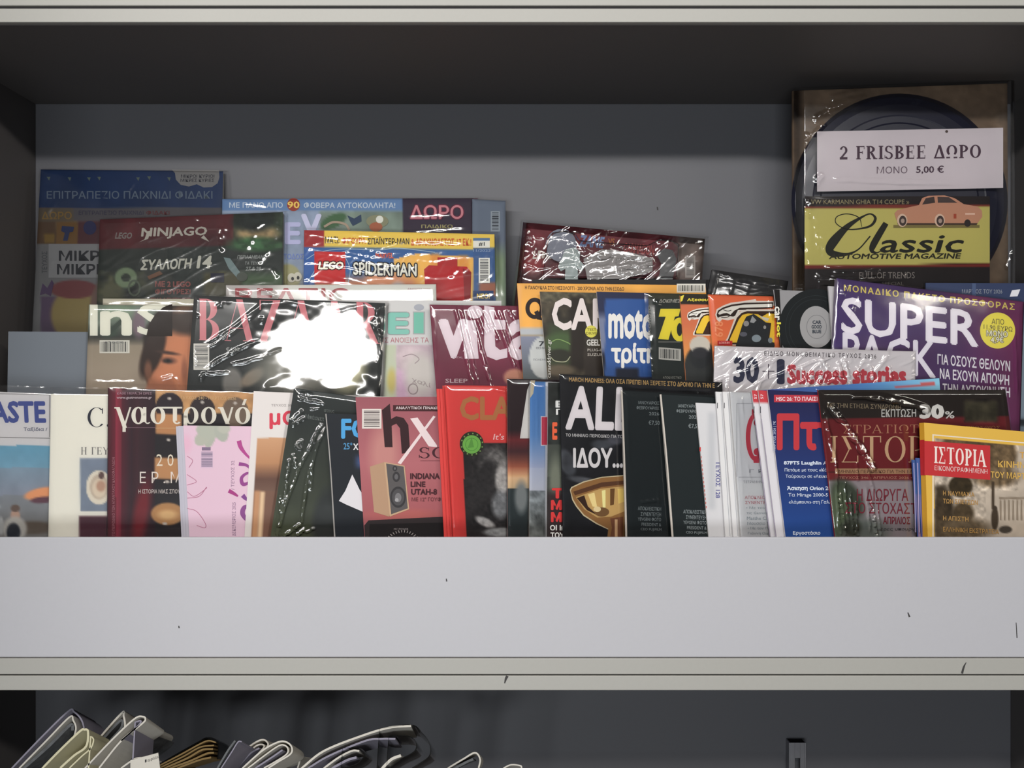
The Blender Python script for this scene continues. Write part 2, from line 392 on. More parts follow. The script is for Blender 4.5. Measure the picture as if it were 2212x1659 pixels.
        return link_mesh(name, v, f, M_PRINT, s.root, col)
    def pages(s, m=None, ins=0.0012, name='pages'):
        e = []; i = ins
        for oo in (-0.0003, -s.t+0.0003):
            for (aa, bb) in ((0.0004, i), (s.w-i, i), (s.w-i, s.h-i), (0.0004, s.h-i)): e.append(s.loc(np.array(aa), np.array(bb), oo))
        f = [(0,3,2,1),(4,5,6,7),(0,1,5,4),(1,2,6,5),(2,3,7,6),(3,0,4,7)]
        return link_mesh(name, s.tolocal(np.array(e)), f, m or M_PAGES, s.root)
    def ink(s, ink, gain=None, base=0.00012, title='title_lettering'):
        gain = gain or s.gain; parts = {}
        off = base
        items = [list(q) for q in ink.items]; bb = [(q[1][:, :2].min(0)-2, q[1][:, :2].max(0)+2) for q in items]; par = list(range(len(items)))
        def root(i):
            while par[i] != i: i = par[i]
            return i
        for i, q in enumerate(items):                # drawings that do not touch are pieces of their own
            if q[0] == 'printed_artwork':
                for j in range(i):
                    if items[j][0] == 'printed_artwork' and (bb[i][0] < bb[j][1]).all() and (bb[j][0] < bb[i][1]).all(): par[root(i)] = root(j)
        for i, q in enumerate(items):
            if q[0] == 'printed_artwork': q[4] = 1000+root(i)
        for part, v, f, col, g in items:
            d = parts.setdefault((part, g), [[], [], []]); lay = v[:, 2] if v.shape[1] > 2 else np.zeros(len(v))
            W = s.from_px(v[:, 0], v[:, 1], off+lay*.000005); off += .000018+lay.max()*.000005; nv = sum(len(q) for q in d[0])
            d[0].append(s.tolocal(W)); d[1] += [[i+nv for i in q] for q in f]
            d[2].append(np.repeat(np.clip(s2l(ds(col))*gain, 0, .9)[None], len(v), 0))
        for (part, g), d in parts.items():
            link_mesh(part, np.concatenate(d[0]), d[1], M_INK, s.root, np.concatenate(d[2]))
        return s
    def wrap(s, vis, seed=1, creases=(), amp=0.0006, m=(4, 4, 4), sc=60, lift=0.0012, step=3.0, mat_=None, name='plastic_wrap', ridg=0.0, tex=1.0, glare=None, streaks=()):
        k = s.Y/F; ml, mt, mr = m[0]*k, m[1]*k, m[2]*k; mm = step*k
        a = np.linspace(-ml, s.w+mr, int((s.w+ml+mr)/mm)+1); hv = min(s.h, max(0.02, (vis-s.quad_px()[0][1])*k*1.04))
        b = np.linspace(-mt, hv, int((hv+mt)/mm)+1)
        if hv < s.h-1e-3: b = np.concatenate([b, np.linspace(hv, s.h, 4)[1:]])
        A, B = np.meshgrid(a, b); W = s.loc(A, B); x, y = s.px(W)
        hgt = lift+amp*.55*(fbm(x, y, sc*1.6, seed, 2)*2-1)+amp*.10*(fbm(x, y, sc*.5, seed+5, 2)*2-1)*tex
        if ridg:
            rn = np.random.RandomState(seed)
            for q in range(10):                      # families of long fine pleats
                ang = rn.uniform(-.5, .5)+(1.3 if q % 2 else 0.5); w_ = fbm(x, y, 150, seed+q)*60
                d = (x*math.cos(ang)+y*math.sin(ang)+w_)/rn.uniform(26, 60); fr = np.abs((d % 1)-.5)*2
                msk = np.clip(fbm(x, y, 110, seed+31+q)*4-2.2, 0, 1)
                hgt = hgt+ridg*np.clip(1-fr*5, 0, 1)*msk
        for c in creases:
            x0, y0, x1, y1, wd, hh = c[:6]; bend = c[6] if len(c) > 6 else 0
            dx, dy = x1-x0, y1-y0; L = math.hypot(dx, dy); tt = ((x-x0)*dx+(y-y0)*dy)/L/L; d = ((x-x0)*dy-(y-y0)*dx)/L
            d = d+bend*4*tt*(1-tt)+.7*np.sin(tt*17+x0)
            hgt = hgt+hh*0.0006*np.clip(1-np.abs(d)/wd, 0, 1)*np.clip(tt*8, 0, 1)*np.clip((1-tt)*8, 0, 1)*(.8+.2*np.sin(tt*21+y0))
        if glare or streaks:
            Yp, Zp = W[..., 1], W[..., 2]-ZC; lam = np.full(Yp.shape, math.asin(s.n[2])); ph = math.atan2(s.n[0], -s.n[1])
            c = np.stack([-W[..., 0], -Yp, -Zp], -1); c = c/np.linalg.norm(c, axis=-1)[..., None]
            def err(l):
                nn = np.stack([math.sin(ph)*np.cos(l), -math.cos(ph)*np.cos(l), np.sin(l)], -1); r_ = 2*(nn*c).sum(-1)[..., None]*nn-c
                return np.arctan2(r_[..., 2], -r_[..., 1])-np.arctan2(LZ-Zp, Yp-LY)
            for _ in range(6): e0 = err(lam); lam = lam-e0/((err(lam+1e-3)-e0)/1e-3)
            dl = np.tan(lam-math.asin(s.n[2]))        # slope at which the film faces the lamp
            H0 = np.concatenate([np.zeros((1, A.shape[1])), np.cumsum(.5*(dl[1:]+dl[:-1])*np.diff(B, axis=0), 0)], 0)
        if glare:                                    # the film billows so that it faces the lamp over this patch
            gx, gy, grx, gry = glare[:4]; j0 = int(np.argmin(np.abs(y[:, 0]-gy))); Hh = H0-H0[j0:j0+1]
            dd = np.hypot((x-gx)/grx, (y-gy)/gry)+.5*(fbm(x, y, 62, seed+77)*2-1); mk = np.clip((1.25-dd)/.5, 0, 1); mk = mk*mk*(3-2*mk)
            hgt = hgt*(1-mk*.75)+lift*.75*mk+np.where(mk > 0, mk*Hh, 0)
        for q_ in streaks:                           # narrow crumpled folds whose facets face the lamp
            x0, y0, x1, y1, wd, pp = q_[:6]; bend = q_[6] if len(q_) > 6 else 0
            dx, dy = x1-x0, y1-y0; L = math.hypot(dx, dy); tt = ((x-x0)*dx+(y-y0)*dy)/L/L; d = ((x-x0)*dy-(y-y0)*dx)/L+bend*4*tt*(1-tt)
            wv = wd*(.35+1.1*vnoise(tt*L+d*.4, d*0+seed, 14, seed+int(x0)))
            mk = np.clip((wv-np.abs(d))/1.6, 0, 1)*((tt > 0) & (tt < 1)); sg = np.mod(H0+.0004*vnoise(x, y, 9, seed), pp*.001)
            hgt = hgt*(1-mk)+mk*(lift+sg)
        hgt = np.maximum(hgt, 0.0004)
        if ml+mr+mt > 0:                             # edges fall back to the rear seal
            ed = np.clip(np.minimum(np.minimum((A+ml)/(ml+.005), (s.w+mr-A)/(mr+.005)), (B+mt)/(mt+.005)), 0, 1)
            out = np.clip(np.maximum(np.maximum(-A/max(ml, 1e-4), (A-s.w)/max(mr, 1e-4)), -B/max(mt, 1e-4)), 0, 1); hgt = hgt*(.3+.7*ed)-out*.0012
        W = s.loc(A, B, hgt)
        return link_mesh(name, s.tolocal(W), grid_faces(len(a), len(b)).tolist(), mat_ or M_FILM, s.root, smooth=True)
# ------------------------------------------------------------------ the shelving unit and the room behind it
M_WALL = mat('room_wall_paint', (150, 148, 145), 0.9, noise=0.05, scale=5)
M_FLOOR = mat('floor_tiles', (120, 116, 110), 0.5, noise=0.1, scale=8)
M_BACK = mat('grey_back_panel_paint', (87, 87, 92), 0.55, noise=0.03, scale=300, bump=0.05)
M_LIP = mat('pale_lip_paint', (183, 182, 187), 0.5, noise=0.02, scale=300, bump=0.04)
M_EDGE = mat('beige_edge_paint', (168, 166, 160), 0.5, noise=0.03, scale=300, bump=0.04)
M_SIDE = mat('side_panel_paint', (92, 88, 87), 0.6, noise=0.03, scale=300)
M_DARK = mat('dark_scuff', (60, 58, 58), 0.8)
M_GAP = mat('dark_joint', (40, 38, 40), 0.8)
M_METAL = mat('bare_metal', (150, 150, 155), 0.35, metal=0.9, noise=0.1, scale=80)
XL, XR, YF, YB = -0.557, 0.583, 0.92, 1.19
tag(box('floor', -4, 4, -6.5, 2.2, -0.05, 0.0, M_FLOOR), kind='structure')
tag(box('wall_back', -4, 4, 1.26, 1.36, 0.0, 2.85, M_WALL), kind='structure')
unit = empty('shelving_unit', (0, 1.05, 0))
tag(unit, 'grey painted metal display shelving with pale front lip and three stepped rows', 'shelving')
def up(name, x0, x1, y0, y1, z0, z1, m, bw=0.0008, rel=True):
    v, f = box_vf(x0, x1, y0-1.05, y1-1.05, z0+(ZC if rel else 0), z1+(ZC if rel else 0))
    o = link_mesh(name, v, f, m, unit)
    if bw: bevel(o, bw)
    return o
H = lambda py: (CY-py)/F*YF                              # height of a line on the unit's front, relative to the eye
up('side_panel', XL-0.02, XL, 0.60, YB+0.02, 0.0, 2.25, M_SIDE, rel=False)  # forward stretch added out of view to shade the bay's left end
up('side_panel', XR, XR+0.02, YF+0.004, YB+0.02, 0.0, 2.25, M_SIDE, rel=False)
up('back_panel', XL, XR, YB, YB+0.02, 0.05, 2.2, M_BACK, rel=False)
# shelf above (its front edge and the lip standing on it), the main shelf, the shelf below
ZU = H(48)
up('shelf_board', XL, XR, YF+0.008, YB-0.0003, ZU, H(18)-0.001, M_SIDE)
up('shelf_edge', XL+.0005, XR+.02, YF, YF+0.007, ZU, H(18), M_EDGE)
up('shelf_edge_joint', XL+.0005, XR+.02, YF+0.003, YF+0.007, H(18)+0.0001, H(12)-0.0001, M_GAP, 0)
up('shelf_edge', XL+.0005, XR+.02, YF, YF+0.007, H(12), H(-20), M_EDGE)
up('front_lip', XL+.0005, XR+.02, YF+0.001, YF+0.004, H(-21), H(-280), M_LIP)
ZS = -0.262
up('shelf_board', XL, XR, YF+0.008, YB-0.0003, H(1492), ZS, M_SIDE)
up('front_lip', XL+.0005, XR+.02, YF+0.001, YF+0.004, H(1421), H(1160.5), M_LIP, 0.0012)
up('shelf_edge', XL+.0005, XR+.02, YF, YF+0.007, H(1456.5), H(1422.3), M_EDGE, 0.0006)
up('shelf_edge_joint', XL+.0005, XR+.02, YF+0.0028, YF+0.007, H(1459.6), H(1456.4), M_GAP, 0)
up('shelf_edge', XL+.0005, XR+.02, YF-0.0008, YF+0.007, H(1491), H(1459.4), M_EDGE, 0.0008)
ZL = -0.47
up('shelf_board', XL, XR, YF+0.008, YB-0.0003, ZL-0.02, ZL, M_SIDE)
up('shelf_edge', XL+.0005, XR+.02, YF, YF+0.007, ZL-0.03, ZL+0.005, M_EDGE)
# two steps that lift the middle and back rows
Z1, Z2 = -0.18, -0.10
up('step_riser', XL+.001, XR-.001, 1.0135, 1.0150, ZS+.0003, Z1-.002, M_BACK, 0)
up('step_tread', XL+.001, XR-.001, 1.0135, 1.0925, Z1-.0015, Z1, M_BACK, 0)
up('step_riser', XL+.001, XR-.001, 1.093, 1.0945, ZS+.0003, Z2-.002, M_BACK, 0)
up('step_tread', XL+.001, XR-.001, 1.093, YB-.001, Z2-.0015, Z2, M_BACK, 0)
# slotted bracket on the back panel of the lower bay
br = P(1722, 1603, 1.178)
bx = br[0]
for nm, a, b in (('bracket_side', -0.010, -0.0085), ('bracket_side', 0.0085, 0.010)):
    up(nm, bx+a, bx+b, 1.176, YB-.0003, ZL+.001, br[2]-ZC, M_METAL, 0.0003)
up('bracket_face', bx-0.0085, bx-0.003, 1.176, 1.1772, ZL+.001, br[2]-ZC, M_METAL, 0.0003)
up('bracket_face', bx+0.003, bx+0.0085, 1.176, 1.1772, ZL+.001, br[2]-ZC, M_METAL, 0.0003)
up('bracket_face', bx-0.003, bx+0.003, 1.176, 1.1772, br[2]-ZC-0.018, br[2]-ZC, M_METAL, 0.0003)
# scuffs
def scuff(pts, w, Y, name='scuff_mark'):
    v, f = stroke_mesh(pts, w); W = np.stack([P(a, b, Y) for a, b in v]); W[:, 1] -= 1.05
    link_mesh(name, W, f, M_DARK, unit)
scuff([(2087,1431,1.5), (2082,1441,4), (2078,1455,5)], 4, YF-.00015)
scuff([(1096,1460,6), (1093,1466,5), (1090,1476,2)], 4, YF-.001)
scuff([(1961,1323,2), (1965,1333,4)], 3, YF+.0008); scuff([(386,1352,2), (387,1357,3)], 3, YF+.0008)
scuff([(2195,1345,1.5), (2197,1378,2)], 2, YF+.0008); scuff([(1420,447,3), (1421,454,3)], 3, YB-.0002)
scuff([(964,1250,2), (965,1256,3)], 3, YF+.0008)
# ------------------------------------------------------------------ back row
BB = ZC+Z2; MB_ = ZC+Z1; FB = ZC+ZS
KP = 'bagged children\'s packs in the back row'
# pack with the snakes-and-ladders gift
it = Item('magazine_pack', (88,366), (482,370), (70,712), 1.178, 1, 9, BB, .006, 'tall children\'s magazine pack with dark blue header, farthest left in the back row', 'magazine', KP)
def paint(x, y):
    c = Cv(x, y, (112,112,116)); c.rect(60,350,500,449,(26,52,98)); c.noise(50,.15,2,(60,350,500,449)); c.rect(60,449,500,478,(88,84,90)); c.rect(60,449,158,478,(98,86,72))
    c.rect(60,478,121,527,(92,66,44)); c.rect(121,478,168,527,(120,84,38)); c.rect(168,478,490,527,(86,42,50)); c.rect(95,505,118,525,(130,100,40))
    c.rect(60,527,500,720,(112,112,114)); c.rect(88,640,500,730,(88,66,98)); c.ell(165,680,55,60,(150,130,72)); c.ell(160,625,52,20,(120,54,58)); c.ell(235,660,40,60,(120,90,80)); return c
it.cover(paint, 740, 3.5, .62, spine=(90,90,98)); it.pages()
k = Ink().text('ΕΠΙΤΡΑΠΕΖΙΟ ΠΑΙΧΝΙΔΙ ΦΙΔΑΚΙ',101,412,459,430,(104,120,140),.012,part='title_lettering')
k.poly([(371,366),(473,367),(474,383),(470,396),(458,404),(440,405),(425,398),(408,403),(390,399),(380,388),(378,374)],(138,136,136))
k.text('ΜΙΚΡΟΙ ΚΥΡΙΟΙ',391,377,463,384,(60,60,70),.02).text('ΜΙΚΡΕΣ ΚΥΡΙΕΣ',390,386,463,393,(60,60,70),.02)
for a,b in ((105,385),(150,386),(192,386),(214,385),(298,386),(365,386),(322,384)): k.poly([(a-4,b-3),(a+4,b-3),(a+1,b+5)],(98,112,104))
k.text('ΔΩΡΟ',90,457,155,474,(140,108,52),.03).text('ΕΠΙΤΡΑΠΕΖΙΟ ΠΑΙΧΝΙΔΙ',170,455,310,464,(62,62,84),.02).text('ΦΙΔΑΚΙ',316,455,366,464,(110,50,54),.02)
k.poly([(134,488),(160,490),(158,500),(150,502),(146,520),(136,520),(140,503),(132,499)],(36,52,100)).ell(194,492,14,15,(40,44,92))
k.rect(105,527,216,600,(140,140,142)).text('ΜΙΚΡΟΙ',127,541,252,564,(42,44,52),.035).text('ΜΙΚΡΕΣ',123,570,250,593,(42,44,52),.035)
k.text('ΤΕΥΧΟΣ',90,543,102,590,(80,82,88),.02,rot=90)
k.poly([(86,638),(92,612),(102,622),(112,604),(116,612),(110,640),(98,634)],(80,56,96))
it.ink(k)
it.wrap(740, 3, [(112,400,104,470,5,.8),(290,395,280,412,4,1.2),(105,460,120,440,4,1),(115,560,108,580,5,1)], .0005, (4,2,8))
# sticker pack
it = Item('magazine_pack', (480,430), (1032,428), (478,690), 1.182, 0, 9, BB, .006, 'wide children\'s sticker pack with pale blue header and dark gift panel', 'magazine', KP)
def paint(x, y):
    c = Cv(x, y, (120,136,150)); c.rect(400,420,870,456,(88,122,166)); c.rect(400,456,700,720,(136,150,172)); c.rect(690,456,1060,560,(112,128,116)).noise(40,.25,4,(600,456,1100,720))
    c.rect(869,420,1022,700,(44,28,52)); c.rect(1022,420,1100,700,(96,60,84)); c.ell(720,478,30,14,(60,96,60),rot=-25); c.ell(620,600,30,30,(150,146,100)); c.rect(560,620,660,700,(150,130,90)); return c
it.cover(paint, 720, 4, 1.05); it.pages()
k = Ink().text('ΜΕ ΠΑΝΩ ΑΠΟ',495,437,611,449,(176,186,198),.03,part='title_lettering').ell(634,442,14,14,(150,56,44)).text('90',621,435,647,450,(222,190,84),.03)
k.text('ΦΟΒΕΡΑ ΑΥΤΟΚΟΛΛΗΤΑ!',656,437,854,450,(176,186,198),.03,part='title_lettering')
k.text('ΔΩΡΟ',886,443,1001,473,(196,120,130),.02,out=(120,40,70),ow=2).text('ΠΑΙΔΙΚΟ',910,485,978,493,(150,140,90),.03)
k.text('Ε',615,480,650,528,(172,172,204),.06).text('V',650,462,695,515,(184,184,208),.06).text('ΤΟΔΟΣ',612,548,656,560,(110,130,190),.03)
k.poly([(750,465),(765,472),(780,463),(781,478),(770,484),(762,488),(757,480)],(48,66,92)).stroke([(700,490),(720,480),(745,484),(755,497)],5,(160,140,120)).ell(815,478,24,14,(128,128,100)).ell(812,490,14,10,(160,90,60)).ell(820,474,8,8,(200,200,190))
k.ell(630,600,9,10,(190,186,170)).ell(643,598,9,10,(190,186,170)).ell(632,602,3,4,(40,40,40)).ell(644,600,3,4,(40,40,40))
it.ink(k); it.wrap(720, 5, [(520,436,580,446,4,1),(880,465,980,462,5,1),(890,500,1010,490,4,1)], .0005, (3,2,4))
it = Item('magazine_pack', (1020,430), (1092,434), (1020,690), 1.183, 0, 9, BB, .005, 'grey-green bagged pack edge with a barcode, sticking out right of the sticker pack', 'magazine', KP)
it.cover(lambda x, y: Cv(x, y, (82,92,108)).rect(1000,540,1100,720,(104,124,88),40), 720, 6, 1.3); it.pages()
it.ink(Ink().bars(1060,456,1080,500,(40,44,52),(120,128,136),vert=False)); it.wrap(720, 8, [(1086,440,1086,640,4,1.2),(1075,520,1072,640,4,1)], .0006, (2,2,3))
# ninja pack
it = Item('magazine_pack', (216,474), (611,458), (209,655), 1.175, 1, 9.5, BB, .006, 'bagged comic pack with dark red top band and dark green body', 'magazine', KP)
def paint(x, y):
    c = Cv(x, y, (36,44,40)); c.noise(26,.5,3,(150,585,700,720)).noise(40,.7,9,(150,585,700,720),(84,84,60)); c.rect(150,440,505,541,(84,26,32),4,-.03); c.noise(40,.2,2,(150,440,505,541)); c.rect(505,440,700,536,(44,58,42))
    c.ell(555,505,46,22,(150,126,86),.6).ell(552,528,60,16,(52,92,54),.6).ell(550,478,44,22,(26,34,30),.6).noise(14,.5,6,(505,440,700,536)); c.ell(272,600,24,22,(110,128,96)).ell(272,600,10,9,(50,58,50)); c.rect(520,590,620,660,(66,94,58),20); c.rect(440,588,520,640,(74,70,40),10); return c
it.cover(paint, 690, 3, .85); it.pages()
k = Ink().text('LEGO',248,502,284,516,(120,112,108),.05,it=.2,part='title_lettering').text('NINJAGO',304,492,446,517,(176,170,158),.04,r=-.02,it=.1,part='title_lettering')
k.poly([(300,523),(312,517),(318,500),(326,498),(320,516)],(176,170,158)).poly([(434,514),(452,522),(440,508)],(176,170,158))
k.text('ΣΥΛΛΟΓΗ',303,561,412,584,(190,188,174),.05,r=-.03,it=.15).text('14',424,552,456,580,(190,188,174),.06,it=.15)
k.text('ΠΕΡΙΛΑΜΒΑΝΕΙ',512,551,575,559,(140,144,140),.05,it=.2).text('ΤΑ ΤΕΥΧΗ',528,565,566,572,(140,144,140),.05,it=.2).text('27 & 28',530,576,563,585,(140,144,140),.05,it=.2)
k.text('ΜΕ 2 LEGO',335,607,412,620,(150,84,78),.05).text('ΦΙΓΟΥΡΕΣ!',335,624,412,636,(150,84,78),.05).text('ΣΥΛΛΕΚΤΙΚΕΣ',325,643,412,653,(150,84,78),.05)
k.poly([(483,556),(497,558),(520,590),(512,600),(494,580)],(120,140,140)).ell(523,598,12,10,(84,90,80)).poly([(318,597),(345,585),(352,592),(322,604)],(112,74,52)).rect(455,590,484,610,(46,46,62)).ringe(290,622,14,18,4,(86,96,80))
it.ink(k)
it.wrap(690, 11, [(555,500,535,540,6,1.4),(570,480,545,500,5,1.2),(585,535,560,570,6,1.3),(475,490,482,540,6,1.6),(490,480,478,530,5,1.2),(590,580,600,600,5,1),(300,470,302,482,5,1),(420,468,430,474,4,1),(600,470,596,520,5,1.2)], .0006, (4,3,6), ridg=.0002, streaks=[(475,492,481,542,3.5,1.2),(483,500,480,528,2.5,1),(552,505,536,538,2,1),(572,482,548,505,2,1),(590,580,602,596,3,1),(585,540,566,566,2,1),(420,469,430,474,2.5,1)])
# web comic
it = Item('magazine_pack', (657,497), (1068,506), (655,640), 1.17, 1, 9.5, BB, .006, 'bagged children\'s comic with yellow top band and bright blue and orange cover', 'magazine', KP, clear=.003)
def paint(x, y):
    c = Cv(x, y, (46,92,152)); c.rect(640,480,1090,532,(216,184,66),2,.02); c.rect(640,490,700,533,(160,34,38)); c.poly([(850,560),(900,548),(1024,556),(1024,700),(850,700)],(222,170,70)); c.rect(930,548,950,700,(214,140,50),8).rect(990,552,1012,700,(210,140,50),8)
    c.rect(650,600,900,700,(196,128,92),24); c.rect(790,590,870,640,(206,140,100),16); c.ell(860,640,22,30,(170,176,186),.4); c.rect(1022,535,1090,700,(48,86,140)); c.rect(1035,610,1090,640,(150,86,60),6); c.rect(655,535,680,700,(44,90,160)); return c
it.cover(paint, 690, 3, 1.1); it.pages()
k = Ink().text('ΜΑΖΙ:',702,511,733,526,(60,50,40),.03,part='title_lettering').text('ΦΙΓΟΥΡΑ',739,513,790,527,(186,60,36),.03,part='title_lettering').text('ΣΠΑΪΝΤΕΡ-ΜΑΝ',794,511,884,528,(60,50,40),.03,part='title_lettering').text('& ΑΡΑΧΝΟΑΕΤΟΣ 17 ΕΚ.!',888,515,1018,531,(196,80,40),.03,part='title_lettering')
k.rect(1022,514,1058,520,(80,110,150)).rect(1022,520,1058,535,(208,206,196)).text('#1',1034,523,1047,532,(50,50,50),.03).text('11/2022',1022,538,1060,544,(130,150,180),.02)
k.stroke([(662,560),(690,545),(740,538),(820,540),(860,536),(940,545)],1.5,(150,176,196)).stroke([(664,610),(700,560),(760,538)],1.5,(150,176,196)).stroke([(740,545),(756,580),(752,612)],1.5,(150,176,196))
k.rect(679,543,746,612,(196,40,42),r=.02).text('LEGO',687,565,741,582,(236,228,210),.06,it=.15,out=(70,20,20),ow=2,part='title_lettering')
k.text('MARVEL',811,546,850,558,(200,84,66),.05).text('SPIDERMAN',763,566,900,594,(206,204,192),.03,r=.025,out=(40,40,52),ow=2.5,part='title_lettering')
k.rect(945,556,988,580,(176,34,36)).poly([(916,582),(926,573),(1008,576),(1018,588),(1016,660),(920,660)],(182,32,36)).poly([(1000,580),(1018,588),(1016,660),(1004,660)],(140,26,30))
k.bars(1034,557,1058,611,(50,50,56),(206,204,196),vert=False,seed=4).rect(1022,628,1066,660,(44,66,110)).text('ΝΕΟ!',1030,634,1058,645,(210,180,80),.04)
it.ink(k)
it.wrap(690, 14, [(880,520,1010,524,5,1.0),(720,516,800,520,4,.8),(970,600,990,580,5,1.2),(1000,590,1012,575,4,1),(700,505,1060,512,4,.6),(1066,520,1060,600,5,1.2)], .0005, (3,6,8), ridg=.0004)
# blister card
it = Item('toy_blister_pack', (1130,480), (1523,516), (1117,605), 1.17, 0, 9, BB, .004, 'dark red toy card with clear blister bubble and crumpled shiny film, right of the comics', 'toy', clear=.021)
def paint(x, y):
    c = Cv(x, y, (92,26,34)); c.noise(40,.3,3); c.rect(1460,480,1540,640,(88,74,68),20).noise(20,.35,5,(1460,480,1540,640)); c.rect(1110,560,1180,640,(66,20,24),30); c.ell(1150,570,26,20,(120,30,34),.8); return c
it.cover(paint, 640, 3.5, 1.35, name='card'); it.pages(name='card_core')
k = Ink().text('LEGO',1150,541,1196,560,(170,160,150),.05,it=.2,part='title_lettering').text('ZANE',1250,507,1302,532,(92,110,150),.05,r=.09,it=.2,part='title_lettering').text('VS',1314,515,1328,530,(140,80,40),.03)
k.text('GARMADON',1346,524,1412,546,(150,60,60),.03,r=.09,it=.1,part='title_lettering').bars(1480,552,1502,600,(70,66,64),(130,122,116),vert=False)
it.ink(k)
# pieces inside: a small figure and two vehicle halves
def piece(name, pts, o0, o1, rgb, rough=.4):
    p = np.array(pts, float); n = len(p); A = it.tolocal(it.from_px(p[:, 0], p[:, 1], o1)); B = it.tolocal(it.from_px(p[:, 0], p[:, 1], o0))
    f = [list(range(n))]+[[i, (i+1) % n, n+(i+1) % n, n+i] for i in range(n)]
    o = link_mesh(name, np.concatenate([A, B]), f, mat(name+'_plastic', rgb, rough), it.root); bevel(o, .0008); return o
piece('toy_disc', [(1212+32*math.cos(a), 530+34*math.sin(a)) for a in np.linspace(0, 6.28, 24, endpoint=False)], .001, .006, (112,116,132))
piece('toy_figure', [(1216,556),(1222,540),(1240,536),(1252,545),(1250,562),(1262,575),(1256,584),(1246,576),(1247,602),(1222,602),(1223,578),(1212,584),(1207,576)], .007, .013, (150,162,160))
piece('toy_vehicle', [(1262,560),(1300,540),(1360,546),(1408,560),(1408,585),(1350,600),(1270,602)], .002, .014, (126,120,118), .25)
piece('toy_sword', [(1420,548),(1436,538),(1452,542),(1460,560),(1452,602),(1424,602),(1430,570)], .002, .012, (24,24,28), .3)
# blister: a raised clear bubble
bp = [(1167,605),(1172,560),(1180,515),(1192,500),(1215,495),(1240,502),(1250,518),(1330,525),(1400,530),(1430,515),(1455,518),(1473,530),(1468,605)]
p = np.array(bp, float); q = p+(p.mean(0)-p)*np.array([.035, .10]); n = len(p)
A = it.tolocal(it.from_px(p[:, 0], p[:, 1], .0006)); B = it.tolocal(it.from_px(q[:, 0], q[:, 1], .016))
o = link_mesh('blister_bubble', np.concatenate([A, B]), [[i, (i+1) % n, n+(i+1) % n, n+i] for i in range(n)]+[[n+i for i in range(n)]], M_FILM, it.root); bevel(o, .002, 3)
it.wrap(640, 17, [(1285,570,1400,545,9,3.5,-8),(1270,590,1400,575,7,3,4),(1250,545,1310,560,12,4),(1300,555,1410,580,7,3,-6),(1290,598,1330,588,9,3),(1350,560,1410,556,8,3),(1370,590,1412,570,8,3),(1140,500,1146,545,6,2),(1150,515,1155,560,6,2),(1230,545,1255,580,6,2.5),(1330,600,1400,592,6,2.5),(1300,505,1330,503,4,1.5),(1415,535,1425,525,5,2)], .0016, (5,3,6), 34, .0185, 2.2, M_FILM, ridg=.001, streaks=[(1272,566,1340,548,7,2,-4),(1300,556,1410,574,9,2,-8),(1285,592,1405,570,4,1.5,3),(1275,600,1330,590,9,2),(1330,598,1400,590,3,1),(1230,548,1250,590,3,1),(1140,505,1144,545,3,1),(1150,520,1156,560,2.5,1),(1305,508,1330,504,4,1),(1422,528,1420,545,3,1),(1240,530,1262,560,4,1.5),(1345,546,1400,556,3,1),(1190,520,1200,530,3,1)])
# plain black covers behind the middle row
it = Item('magazine', (1150,604), (1560,604), (1150,660), 1.165, 1, 9, BB, .0015, 'black magazine showing only a thin strip of cover below the dark red toy card', 'magazine')
it.cover((22,20,22), 680, 8, 1.2); it.pages()
it = Item('magazine_pack', (1538,582), (1703,607), (1515,700), 1.16, 2, 9, BB, .004, 'black bagged pack with crumpled clear film, left of the large disc pack', 'magazine')
it.cover(lambda x, y: Cv(x, y, (24,22,24)).noise(30,.3,2), 700, 5, 1.2); it.pages()
it.wrap(700, 21, [(1548,588,1600,606,6,2,3),(1560,600,1580,592,5,2),(1620,610,1700,622,6,2),(1545,600,1640,622,5,1.6)], .002, (5,10,4), 34, .003, 3, M_FILM2, ridg=.001)

# ------------------------------------------------------------------ disc pack
it = Item('disc_gift_pack', (1712,196), (2176,180), (1713,640), 1.099, 0, .6, BB, .004, 'tall bagged pack with a dark blue flying disc behind a white price card', 'toy', clear=.0285, fit=False)
it.cover(lambda x, y: Cv(x, y, (104,84,66)).noise(70,.25,3).noise(12,.12,5), 700, 4, 1.05, name='paper_bag'); it.pages(mat('kraft_edge', (110,92,74), .8))
def disc(cx, cy, r, o0, name, rgb):
    prof = [(0,.011),(.55,.011),(.72,.0112),(.735,.0098),(.79,.0098),(.805,.0105),(.90,.009),(.965,.006),(.995,.001),(1.0,-.001),(.985,-.002),(.96,.002)]; V = []; Fc = []; N = 72
    for rr, zz in prof:
        for k in range(N):
            a = 2*math.pi*k/N; V.append((cx+r*rr*math.cos(a), cy+r*rr*math.sin(a)*1.0, o0+zz))
    V = np.array(V); W = it.from_px(V[:, 0], V[:, 1], V[:, 2])
    Fc = [[i*N+k, i*N+(k+1) % N, (i+1)*N+(k+1) % N, (i+1)*N+k] for i in range(1, len(prof)-1) for k in range(N)]+[[N+k for k in range(N)]]
    return link_mesh(name, it.tolocal(W), Fc, mat('dark_blue_plastic', rgb, .42), it.root, smooth=False)
disc(1943, 436, 234, .004, 'flying_disc', (21,22,40))
